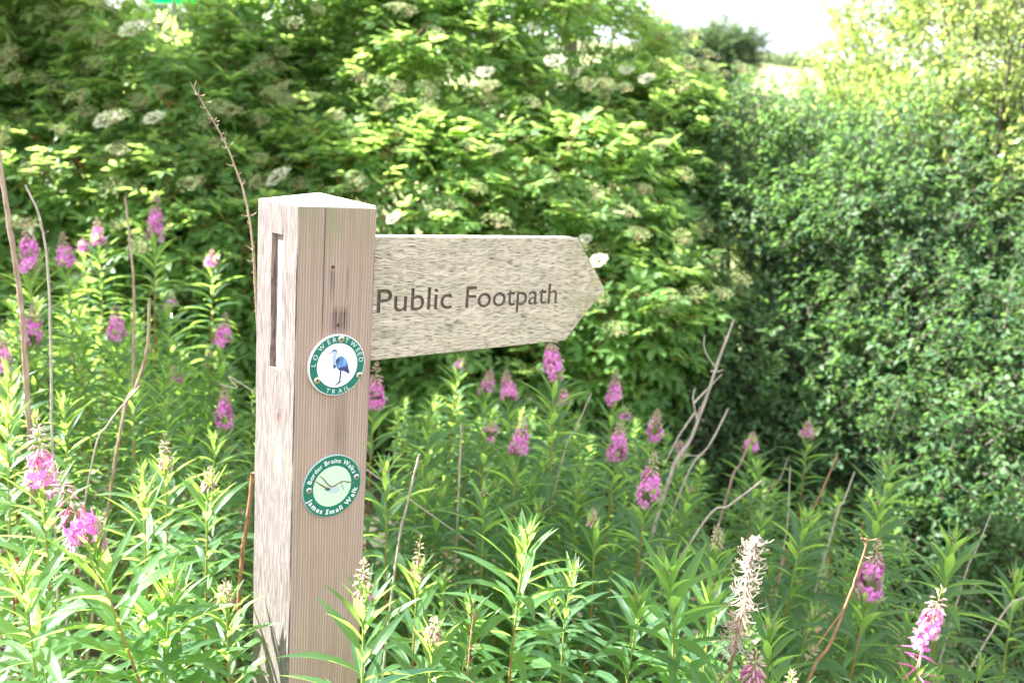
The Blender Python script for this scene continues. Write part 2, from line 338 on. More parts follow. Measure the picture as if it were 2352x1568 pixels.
# shaft: bevelled section, slightly uneven, sides in vertical steps
c_ = .0014; sec = [(c_, 0), (WX - c_, 0), (WX, c_), (WX, WY - c_), (WX - c_, WY), (c_, WY), (0, WY - c_), (0, c_)]
zs = np.concatenate([np.linspace(0, HP - .004, 34)]); mb = MB(); V = []
for k, z in enumerate(zs):
    for i, (x, y) in enumerate(sec):
        j = .0005 * math.sin(z * 37 + i * 2.3) + .0004 * math.sin(z * 91 + i)
        V.append((x + j, y + j * .6, z))
ns = len(sec)
for (x, y) in sec:                          # top edge drawn in a little, back corner weathered away
    cx, cy = WX / 2, WY / 2; px_, py_ = cx + (x - cx) * .975, cy + (y - cy) * .975
    wear = max(0, (x / WX) * (y / WY) - .55) * .055
    V.append((px_ - wear, py_, HP + (.007 if x > .06 and y > .06 else 0) + .0028 * x / WX - (.0022 if x < .01 or y < .01 else 0)))
Vn = np.array(V); rows = len(zs) + 1
fs = {0: [], 1: [], 2: []}
for k in range(rows - 1):
    for i in range(ns):
        j = (i + 1) % ns; q = [k * ns + i, k * ns + j, (k + 1) * ns + j, (k + 1) * ns + i]
        fs[2 if k == rows - 2 else (0 if i in (0,) else 1)].append(q)
mb.add(Vn, [fs[0]], mat=0); mb.F += [(np.array(fs[1]), 1), (np.array(fs[2]), 2), (np.array([[(rows - 1) * ns + i for i in range(ns)]]), 2), (np.array([[i for i in range(ns)][::-1]]), 1)]
shaft = mb.build('post', [M['post_front'], M['post_side'], M['post_top'], M['slot']], smooth=False)
shaft.matrix_world = PM
def cutter(*a): return temp_box(*a, [M['slot']], PM)
cuts = [cutter(-.02, WX + .02, .0425, .0775, HP - .2365, HP - .0455)]
# drying crack running from the top into the slot
mbc = MB(); mbc.add([(-.01, .0445, HP - .05), (-.01, .048, HP - .05), (.012, .0455, HP - .05), (-.01, .0475, HP + .01), (-.01, .0502, HP + .01), (.012, .0485, HP + .01)], [np.array([[0, 1, 2], [3, 5, 4]]), np.array([[0, 3, 4, 1], [1, 4, 5, 2], [2, 5, 3, 0]])])
ck = mbc.build('cutter', [M['slot']], smooth=False); ck.matrix_world = PM; cuts.append(ck)
bpy.context.view_layer.update(); bool_cut(shaft, cuts)
shaft.parent = post; shaft.matrix_world = PM; shaft.matrix_parent_inverse = Matrix(); shaft.location = (0, 0, 0); shaft.rotation_euler = (0, 0, 0)
# arm
BT = .0315; y0, y1 = .0435, .0435 + BT
out = [(.006, -.047), (.12 + .448, -.0455), (.12 + .5315, -.139), (.12 + .5322, -.1435), (.12 + .4396, -.2345), (.006, -.235)]
mb = MB(); n_ = len(out); ins = .0015
cxm, czm = np.mean([p[0] for p in out]), np.mean([p[1] for p in out])
lay = [(y0, ins), (y0 + ins, 0), (y1 - ins, 0), (y1, ins)]; V = []
for (yy, i_) in lay:
    for (x, z) in out:
        dx, dz = x - cxm, z - czm; V.append((x - np.sign(dx) * i_, yy, HP + z - np.sign(dz) * i_))
fs_ = [[k * n_ + i, k * n_ + (i + 1) % n_, (k + 1) * n_ + (i + 1) % n_, (k + 1) * n_ + i] for k in range(3) for i in range(n_)]
mb.add(V, [np.array(fs_)[:, ::-1], np.array([[i for i in range(n_)]])[:, ::-1][:, ::-1], np.array([[3 * n_ + i for i in range(n_)][::-1]])], mat=0)
arm = mb.build('pointed_arm', [M['board'], M['groove'], M['slot']], smooth=False); arm.data.polygons.foreach_set('material_index', [2 if max(arm.data.vertices[v].co.x for v in p.vertices) < .008 else 0 for p in arm.data.polygons]); arm.matrix_world = PM
import bmesh
b_ = bmesh.new(); b_.from_mesh(arm.data); bmesh.ops.recalc_face_normals(b_, faces=b_.faces); b_.to_mesh(arm.data); b_.free()
def text_mesh(s, size=1., extrude=0., bold=0., res=4):
    cu = bpy.data.curves.new('txt', 'FONT'); cu.body = s; cu.size = size; cu.extrude = extrude; cu.offset = bold; cu.resolution_u = res
    o = bpy.data.objects.new('txt', cu); col.objects.link(o); bpy.context.view_layer.update()
    me = bpy.data.meshes.new_from_object(o.evaluated_get(bpy.context.evaluated_depsgraph_get())); bpy.data.objects.remove(o)
    return me
def word_cutter(word, xa, xb, zbase, caph, rise):
    me = text_mesh(word, 1., .5, .004, 5); me.materials.clear(); me.materials.append(M['groove'])
    v = np.zeros(len(me.vertices) * 3); me.vertices.foreach_get('co', v); v = v.reshape(-1, 3)
    x = v[:, 0]; xn = (x - x.min()) / (x.max() - x.min()); zc = v[:, 1] / .729
    nv = np.stack([xa + xn * (xb - xa), y0 - v[:, 2] * .007, HP + zbase + zc * caph + rise * xn], -1)
    me.vertices.foreach_set('co', nv.ravel()); me.update()
    b = bmesh.new(); b.from_mesh(me); bmesh.ops.remove_doubles(b, verts=b.verts, dist=1e-5); bmesh.ops.recalc_face_normals(b, faces=b.faces); b.to_mesh(me); b.free()
    o = bpy.data.objects.new('cutter', me); col.objects.link(o); o.matrix_world = PM; return o
bpy.context.view_layer.update()
cu1 = word_cutter('Public', .12 + .0325, .12 + .173, -.1608, .0375, 0); cu2 = word_cutter('Footpath', .12 + .201, .12 + .4085, -.1620, .0375, -.001)
bpy.context.view_layer.update(); bool_cut(arm, [cu1, cu2])
for p in arm.data.polygons:
    if max(arm.data.vertices[v].co.x for v in p.vertices) < .02: p.material_index = 2
arm.parent = post; arm.location = (0, 0, 0); arm.rotation_euler = (0, 0, 0)

def disc(mb, cx, cz, r, ya, yb, mat, n=64, r2=None, ri=None):
    """flat disc (or ring) on the front face, from depth ya (back) to yb (front, more negative)"""
    th = np.linspace(0, 2 * np.pi, n, endpoint=False); c, s = np.cos(th), np.sin(th); r2 = r2 or r
    rings = [(r, ya), (r, yb + (r - r2)), (r2, yb)] if r2 != r else [(r, ya), (r, yb)]
    if ri: rings += [(ri, yb), (ri, ya)]
    V = np.concatenate([np.stack([cx + q * c, np.full(n, y), HP + cz + q * s], -1) for q, y in rings]); fs = []
    for k in range(len(rings) - 1):
        i = np.arange(n); j = (i + 1) % n; fs.append(np.stack([k * n + i, k * n + j, (k + 1) * n + j, (k + 1) * n + i], -1))
    if not ri: fs.append(np.array([[(len(rings) - 1) * n + q for q in range(n)]]))
    mb.add(V, fs, mat=mat)
def arc_text(mb, s, cx, cz, r, h, a0, a1, y, mat, top=True, bold=0., stretch=1.):
    """letters spread between angles a0 and a1 (degrees) on radius r (baseline)"""
    ms = [text_mesh(ch, 1., 0, bold, 3) if ch != ' ' else None for ch in s]; vs = []; wd = []
    for me in ms:
        if me is None: vs.append(None); wd.append(.30); continue
        v = np.zeros(len(me.vertices) * 3); me.vertices.foreach_get('co', v); v = v.reshape(-1, 3); vs.append(v); wd.append(v[:, 0].max() - v[:, 0].min() + .11)
    tot = sum(wd); pos = 0
    for me, v, wv in zip(ms, vs, wd):
        mid = (pos + wv / 2) / tot; pos += wv
        if me is None: continue
        ang = R(a0 + (a1 - a0) * mid); lx = (v[:, 0] - (v[:, 0].max() + v[:, 0].min()) / 2) * h / .729 * stretch; ly = v[:, 1] * h / .729
        if top: ex = np.array([math.sin(ang), -math.cos(ang)]); ey = np.array([math.cos(ang), math.sin(ang)]); rr = r
        else: ex = np.array([-math.sin(ang), math.cos(ang)]); ey = -np.array([math.cos(ang), math.sin(ang)]); rr = r
        c = np.array([math.cos(ang), math.sin(ang)]) * rr
        P = c[None] + lx[:, None] * ex + ly[:, None] * ey
        V = np.stack([cx + P[:, 0], np.full(len(P), y), HP + cz + P[:, 1]], -1)
        fs = {}
        for p in me.polygons: fs.setdefault(len(p.vertices), []).append(list(p.vertices))
        mb.add(V, [np.array(q) for q in fs.values()], mat=mat)
def poly(mb, pts, cx, cz, y, mat, th=.0002, sc_=1.):
    P = [(cx + x * sc_, HP + cz + z * sc_) for x, z in pts]; n = len(P)
    V = [(x, y, z) for x, z in P] + [(x, y + th, z) for x, z in P]
    mb.add(V, [np.array([list(range(n))]), np.array([[i, (i + 1) % n, n + (i + 1) % n, n + i] for i in range(n)])], mat=mat)
def stroke(mb, pts, widths, cx, cz, y, mat):
    P = smooth_line([(x, 0, z) for x, z in pts], 14)[:, [0, 2]]; wv = np.interp(np.linspace(0, 1, 14), np.linspace(0, 1, len(widths)), widths) / 2
    d = norm(np.gradient(P, axis=0)); nn = np.stack([-d[:, 1], d[:, 0]], -1)
    A = P + nn * wv[:, None]; B = P - nn * wv[:, None]; n = len(P)
    V = [(cx + a[0], y, HP + cz + a[1]) for a in A] + [(cx + b[0], y, HP + cz + b[1]) for b in B]
    mb.add(V, [np.array([[i, i + 1, n + i + 1, n + i] for i in range(n - 1)])], mat=mat)
def screw(parent, cx, cz, r, y, mat, ang=.4):
    mb = MB(); n = 20; th = np.linspace(0, 2 * np.pi, n, endpoint=False)
    rings = [(r, 0), (r * .95, .0006), (r * .7, .0012), (r * .5, .0013)]
    V = np.concatenate([np.stack([cx + q * np.cos(th), np.full(n, y - d), HP + cz + q * np.sin(th)], -1) for q, d in rings]); i = np.arange(n); j = (i + 1) % n
    mb.add(V, [np.concatenate([np.stack([k * n + i, k * n + j, (k + 1) * n + j, (k + 1) * n + i], -1) for k in range(3)]), np.array([[3 * n + q for q in range(n)]])], mat=0)
    for a in (ang, ang + np.pi / 2):
        c, s = math.cos(a), math.sin(a); L_, W_ = r * .55, r * .13
        P = [(cx + c * u * L_ - s * v * W_, y - .0015, HP + cz + s * u * L_ + c * v * W_) for u, v in ((-1, -1), (1, -1), (1, 1), (-1, 1))]
        if a != ang: P = [(p[0], p[1] - .0001, p[2]) for p in P]
        mb.add(P, [np.array([[0, 1, 2, 3]])], mat=1)
    return mb.build('screw', [mat, M['dark_slot']], parent, smooth=False)
M['white_pl'] = plain('white_plastic', (.80, .80, .80), .35); M['green_pr'] = plain('green_print', (.005, .135, .09), .38)
M['letter'] = plain('letter_white', (.62, .70, .66), .4); M['dark_slot'] = plain('screw_slot', (.05, .04, .03), .6)
M['screw'] = plain('brassy_screw', (.62, .58, .42), .35, .9); M['screw2'] = plain('steel_screw', (.62, .58, .56), .3, .9)
M['h_blue'] = NT('heron_wing'); t = M['h_blue']; n = t.noise(t.scale(t.coord(), (260, 260, 120)), 1, 3); t.put(t.b.inputs['Base Color'], t.mix(t.remap(n, .4, .6), (.05, .13, .32), (.16, .34, .62))); t.b.inputs['Roughness'].default_value = .4; M['h_blue'] = t.m
M['h_navy'] = plain('heron_dark', (.025, .05, .13), .4); M['h_pale'] = plain('heron_neck', (.36, .43, .68), .4); M['h_black'] = plain('heron_crest', (.012, .012, .03), .4); M['h_pink'] = plain('heron_bill', (.55, .38, .45), .4)
# --- trail badge with the heron
bx_, bz_ = .0625, -.2228; yb = -.0048
mb = MB(); disc(mb, bx_, bz_, .0440, .0, yb, 0, 72, r2=.0432); bd = mb.build('round_badge', M['white_pl'], post, smooth=False)
tag(bd, 'round white and green trail badge with a blue heron')
mb = MB(); disc(mb, bx_, bz_, .0426, yb - .0001, yb - .0003, 0, 72, ri=.0318); mb.build('green_ring', M['green_pr'], bd, smooth=False)
mb = MB(); yl = yb - .0005
arc_text(mb, 'LOWER', bx_, bz_, .0342, .0070, 180, 91, yl, 0, stretch=1.05); arc_text(mb, 'TWEED', bx_, bz_, .0342, .0070, 76, 0, yl, 0, stretch=1.05)
mb.build('lettering', M['letter'], bd, smooth=False); mb = MB()
arc_text(mb, 'TRAIL', bx_, bz_, .0410, .0068, 241, 303, yl, 0, top=False, stretch=1.05); mb.build('lettering', M['letter'], bd, smooth=False)
S = 1 / 25200.      # heron drawn in units of an enlarged photograph, centred on the badge
def hp(lst): return [((x - 795) * 9.7e-5, (740 - y) * 8.8e-5) for x, y in lst]
mb = MB(); yy = yb - .0003
def lay_(pts, mat, k): poly(mb, hp(pts), bx_, bz_, yy - .00012 * k, mat, .0001)
lay_([(690, 500), (720, 482), (755, 485), (785, 515), (783, 555), (768, 600), (765, 650), (790, 700), (780, 740), (745, 730), (722, 690), (712, 640), (712, 590), (728, 550), (722, 528), (700, 528)], 0, 1)
lay_([(785, 620), (815, 595), (860, 595), (905, 625), (940, 670), (962, 730), (975, 800), (998, 885), (980, 895), (940, 865), (890, 835), (840, 830), (800, 800), (775, 740), (765, 680)], 1, 2)
lay_([(840, 770), (900, 770), (955, 760), (975, 800), (998, 885), (980, 895), (940, 865), (890, 835), (840, 830), (805, 800)], 2, 3)
lay_([(770, 640), (795, 622), (822, 640), (805, 680), (775, 712), (764, 690)], 2, 3.5)
lay_([(690, 498), (705, 482), (740, 473), (770, 488), (795, 522), (775, 512), (745, 496), (715, 494)], 3, 4)
lay_([(585, 550), (650, 522), (692, 502), (708, 515), (702, 530), (650, 545)], 4, 4)
lay_([(725, 700), (745, 730), (775, 740), (760, 760), (768, 800), (752, 770), (745, 785), (732, 765), (728, 785), (726, 750)], 2, 4.5)
lay_([(838, 830), (858, 832), (858, 900), (848, 960), (845, 1005), (828, 1010), (830, 950), (838, 900)], 2, 4)
lay_([(845, 1000), (880, 1003), (845, 1020), (822, 1040), (790, 1055), (765, 1072), (775, 1055), (762, 1050), (800, 1032), (815, 1008)], 2, 5)
mb.build('heron_picture', [M['h_pale'], M['h_blue'], M['h_navy'], M['h_black'], M['h_pink']], bd, smooth=False)
for (x, z, a) in ((.0660, -.1855, .5), (.0305, -.2414, .2), (.0974, -.2409, .9)): screw(bd, x + .001, z, .0050, yb - .0003, M['screw'], a)
# --- walk badge with the plough
cx2, cz2 = .0617, -.4033; yb2 = -.0030
M['green2'] = plain('mid_green_print', (.012, .145, .088), .22); M['pale_green'] = plain('pale_green_print', (.50, .74, .46), .25); M['acry'] = plain('clear_edge', (.35, .48, .46), .15)
M['beam'] = plain('plough_wood', (.19, .11, .08), .5); M['share'] = plain('plough_iron', (.40, .47, .50), .4); M['ink'] = plain('plough_dark', (.03, .10, .10), .4)
M['letter2'] = plain('letter_bright', (.80, .84, .80), .35)
mb = MB(); disc(mb, cx2, cz2, .0470, .0, yb2, 0, 72, r2=.0463); b2 = mb.build('round_badge', M['acry'], post, smooth=False); tag(b2, 'round green walk badge with a drawing of a plough')
mb = MB(); disc(mb, cx2, cz2, .0461, yb2 - .0001, yb2 - .0002, 0, 72, ri=.0306); mb.build('green_ring', M['green2'], b2, smooth=False)
mb = MB(); disc(mb, cx2, cz2, .0308, yb2 - .0001, yb2 - .00015, 0, 72); mb.build('pale_centre', M['pale_green'], b2, smooth=False)
mb = MB(); yl = yb2 - .0004
arc_text(mb, 'Border Brains Walks', cx2, cz2, .0352, .0074, 165, 21, yl, 0, bold=.004); mb.build('lettering', M['letter2'], b2, smooth=False); mb = MB()
arc_text(mb, 'James Small Walk', cx2, cz2, .0425, .0078, 199, 349, yl, 0, top=False, bold=.022)
mb.build('lettering', M['letter2'], b2, smooth=False)
mb = MB()
def q2(lst): # zoom-picture coordinates to the face, with its skew undone
    o = []
    for x, y in lst:
        dx, dy = (x - 717) / 500., (740 - y) / 533.; o.append((dx * .0467, (dy - .17 * dx) * .0463))
    return o
yk = yb2 - .0005
poly(mb, q2([(575, 785), (660, 765), (720, 745), (800, 730), (835, 770), (870, 810), (820, 830), (800, 860), (690, 868), (650, 835), (600, 805)]), cx2, cz2, yk, 1, .0001)
poly(mb, q2([(575, 785), (660, 765), (690, 790), (640, 825), (600, 805)]), cx2, cz2, yk - .0001, 2, .0001)
stroke(mb, q2([(485, 555), (540, 590), (600, 665), (650, 715), (700, 748), (760, 725), (840, 680), (920, 655), (1000, 675), (1110, 690)]), [.0010, .0020, .0022, .0020, .0018, .0014], cx2, cz2, yk - .0003, 0)
stroke(mb, q2([(365, 630), (440, 655), (510, 705), (590, 755), (655, 768)]), [.0008, .0014, .0022, .0028, .0014], cx2, cz2, yk - .0004, 0)
stroke(mb, q2([(870, 680), (890, 750), (930, 820)]), [.0006, .0012, .0004], cx2, cz2, yk - .0004, 2); stroke(mb, q2([(860, 640), (868, 670), (872, 690)]), [.0008, .0008], cx2, cz2, yk - .0005, 2)
stroke(mb, q2([(1000, 640), (1002, 665), (998, 680)]), [.0007, .0007], cx2, cz2, yk - .0005, 2); stroke(mb, q2([(970, 665), (972, 690), (970, 705)]), [.0007, .0007], cx2, cz2, yk - .0005, 2)
mb.build('plough_picture', [M['beam'], M['share'], M['ink']], b2, smooth=False)
for (x, z, a) in ((.0240, -.4027, .3), (.1005, -.3965, 1.)): screw(b2, x + .0005, z, .0046, yb2 - .0003, M['screw2'], a)
# rusty nails
M['rust'] = plain('rust', (.10, .035, .02), .8, .3)
for (x, z) in ((.0537, -.0843), (.0646, -.1660)):
    mb = MB(); disc(mb, x, z, .0024, .001, -.0012, 0, 12, r2=.0016); mb.build('nail', M['rust'], post, smooth=False)
# ------------------------------------------------------------------ fireweed
def bud_tpl():
    mb = MB(); P = np.array([[0, 0, 0], [0, .2, .0], [0, .55, 0], [0, .85, 0], [0, 1, 0]]); tube(mb, P, np.array([.05, .12, .17, .10, .02]), 5, cap=False); return Tpl(mb)
BUD = bud_tpl()
def flower_tpl(stamens=True):
    """open flower facing +Y: four rounded petals, four narrow sepals, stamens"""
    mb = MB(); 
    for i in range(4):
        a = i * np.pi / 2 + .5; u = np.array([math.cos(a), 0, math.sin(a)]); v = np.array([-math.sin(a), 0, math.cos(a)]); y = np.array([0, 1, 0])
        rows = [(0.04, .05, 0), (.35, .22, .03), (.75, .36, -.02), (1.0, .22, -.14)]
        V = [];
        for r, hw, h in rows: V += [u * r - v * hw + y * (h + .03), u * r + y * h, u * r + v * hw + y * (h + .03)]
        f = [[k * 3 + q, k * 3 + q + 1, k * 3 + q + 4, k * 3 + q + 3] for k in range(3) for q in range(2)]; mb.add(V, [np.array(f)], None, .45 + .12 * (i % 2), 0)
        a2 = a + np.pi / 4; u2 = np.array([math.cos(a2), 0, math.sin(a2)]); v2 = np.array([-math.sin(a2), 0, math.cos(a2)])
        mb.add([u2 * .05 - y * .02, u2 * .5 - v2 * .07 - y * .04, u2 * 1.0 - y * .1, u2 * .5 + v2 * .07 - y * .04], [np.array([[0, 1, 2, 3]])], None, .3, 1)
    if stamens:
        for i in range(6):
            a = i * 1.05; tube(mb, [[0, 0, 0], [.12 * math.cos(a), .3, .12 * math.sin(a) - .1], [.28 * math.cos(a), .62, .28 * math.sin(a) - .25]], .022, 3, 2, .9, False)
    return Tpl(mb)
FLOW = flower_tpl()
def fireweed(name, base, tip, kind='B', ls=None, Lm=.115, lod=1, dens=1.0, bare=.25, wid=1., n_flow=None, yellow=0., Wd=None):
    """one plant: base and tip are points of the place; kind B bloom, P pale bud spike, T leafy top, D bloom above long pods"""
    base = np.asarray(base, float); tip = np.asarray(tip, float) - base
    root = empty(name, base); H = tip[2]
    ls = ls * 1. if ls else {'B': .095, 'P': .055, 'T': .018, 'D': .17}[kind]
    bend = np.array([rng.normal(0, .02), rng.normal(0, .02), 0])
    pts = smooth_line([[0, 0, 0], tip * .5 + bend - np.array([tip[0], tip[1], 0]) * .25, tip * .85 + bend * .6 - np.array([tip[0], tip[1], 0]) * .07, tip], 26)
    seg = np.concatenate([[0], np.cumsum(np.linalg.norm(np.diff(pts, axis=0), axis=1))]); tot = seg[-1]
    def on(s): return np.stack([np.interp(s, seg, pts[:, i]) for i in range(3)], -1)
    sl = tot - ls
    mb = MB(); ss = np.linspace(0, tot * .995, 30); k = ss / tot
    red = np.clip((k - .62) / .3 + rng.uniform(-.15, .2), 0, 1)
    tube(mb, on(ss), np.interp(ss, [0, sl, tot], [.0032, .0016, .0006]) * (1 if lod else 1.0), 6, 0, red, False); mb.build('stem', M['fw_stem'], root)
    # leaves, spiralling, getting shorter and more upright towards the top
    s = 0.; d = []; dens = dens * 1.4; Lm = Lm * 1.03; g = .0036 / dens
    while s < sl * (1 - bare): d.append(s); s += g * rng.uniform(.8, 1.2); g = min(g * 1.09, .0118 / dens)
    d = np.array(d); n = len(d); az = np.arange(n) * 2.3998 + rng.uniform(0, 6.28) + rng.normal(0, .13, n)
    start = .38 if kind in 'PT' else .5
    L = Lm * np.minimum(1, start + (d / .085) * (1 - start)) * rng.uniform(.78, 1.12, n) * np.clip(1.25 - d / (sl * 1.6), .7, 1)
    el = np.interp(d, [0, .05, .16, .40], [1.2, .95, .55, .15]) + rng.normal(0, .14, n); cu = np.interp(d, [0, .06, .2, .5], [.2, .5, .9, 1.15]) + rng.normal(0, .18, n)
    W = L * rng.uniform(.14, .18, n) * wid
    tone = np.clip(rng.normal(.5 + yellow, .2, n) + np.interp(d, [0, .12], [.25, 0]), 0, 1)  # yellow paints sunlit plants paler and the shaded one darker in leaf colour
    mb = MB(); b = on(sl - d); b[:, 0] += np.cos(az) * .002; b[:, 1] += np.sin(az) * .002
    blades(mb, b, az, el, L, W, cu, rng.uniform(.25, .6, n), tone, 7 if lod else 5, 0, rng.normal(0, .15, n), wave=.0007, power=1.0, wide=.40); mb.build('foliage', M['fw_leaf'], root)
    ax = norm((on(tot) - on(sl))[None])[0]
    # flower spike: buds
    mb = MB(); lo = {'B': .42, 'P': .0, 'T': .0, 'D': .62}[kind]; nb = int({'B': 46, 'P': 44, 'T': 16, 'D': 40}[kind])
    u = np.sort(rng.uniform(lo, 1, nb)); a = np.arange(nb) * 2.4 + rng.uniform(0, 6); q = (u - lo) / (1 - lo)
    bl = np.interp(q, [0, .6, 1], [.0155, .010, .004]) * {'B': 1., 'P': .85, 'T': .6, 'D': 1.05}[kind]; e = np.interp(q, [0, .45, 1], [-1.0, -.5, 1.2]) + rng.normal(0, .18, nb)
    dr = np.stack([np.cos(a) * np.cos(e), np.sin(a) * np.cos(e), np.sin(e)], -1); ped = np.interp(q, [0, .5, 1], [.011, .006, .001]) * (1. if kind in 'BD' else .65)
    pd = np.stack([np.cos(a), np.sin(a), np.full(nb, .25)], -1) * ped[:, None]; p0 = on(sl + u * ls); Mx = frames(dr, np.array([0, 0, 1.001]) + 0 * dr)
    fat = np.array([.9, 1, .9]); inst(mb, BUD, p0 + pd, Mx * bl[:, None, None] * fat[None, None], np.clip(.15 + q * .75 + rng.normal(0, .12, nb) + (.15 if kind in 'PT' else 0), 0, 1))
    for i in range(nb):
        if q[i] < .6: tube(mb, [p0[i], p0[i] + pd[i]], .0005, 3, 0, .2, False)
    sp = mb.build('flower_spike', M['bud'], root)
    if kind in 'BD':
        if kind == 'B': nf = int((n_flow or 22) * 1.15); u = rng.uniform(.0, .5, nf)
        else: nf = n_flow or 18; u = rng.uniform(.42, .72, nf)
        mb = MB(); a = np.arange(nf) * 2.4 + rng.uniform(0, 6); e = rng.normal(-.12, .25, nf); dr = np.stack([np.cos(a) * np.cos(e), np.sin(a) * np.cos(e), np.sin(e)], -1)
        rad = np.interp(u, [0, .5, .8], [.024, .014, .009]) * rng.uniform(.85, 1.15, nf); p0 = on(sl + u * ls); p1 = p0 + dr * rad[:, None]
        Mx = frames(dr, np.array([0, 0, 1.001]) + 0 * dr) * rng.uniform(.0118, .0155, nf)[:, None, None]
        inst(mb, FLOW, p1, Mx, rng.uniform(.25, .8, nf))
        for i in range(nf): tube(mb, [p0[i], p0[i] + dr[i] * rad[i] * .5 + np.array([0, 0, .002]), p1[i]], .0007, 3, 1, .2, False)
        mb.build('open_flowers', [M['petal'], M['pod'], M['umbel']], sp)
    if kind == 'D':
        mb = MB(); nf = 20; u = rng.uniform(.0, .42, nf); a = np.arange(nf) * 2.4; e = rng.uniform(-.5, .25, nf)
        p0 = on(sl + u * ls)
        for i in range(nf):
            d0 = np.array([math.cos(a[i]), math.sin(a[i]), e[i] + .25]) * .5; d1 = np.array([math.cos(a[i]), math.sin(a[i]), e[i]]); l = rng.uniform(.024, .034)
            tube(mb, [p0[i], p0[i] + d0 * l * .6, p0[i] + d0 * l * .6 + d1 * l * .3, p0[i] + d0 * l * .6 + d1 * l * .75], [.0006, .0012, .0016, .0005], 4, 0, rng.uniform(.2, .8), False)
        mb.build('seed_pods', M['pod'], sp)
    return root
def hero(px, py, Y, kind, label, lean=(0, 0), cat='wildflower', group=None, **kw):
    T_ = at(px, py, Y); bx = T_[0] - lean[0]; by = T_[1] - lean[1] + .02
    B_ = np.array([bx, by, float(ground_z(bx, by)) - .01])
    return tag(fireweed('fireweed', B_, T_, kind, **kw), label, cat, group)
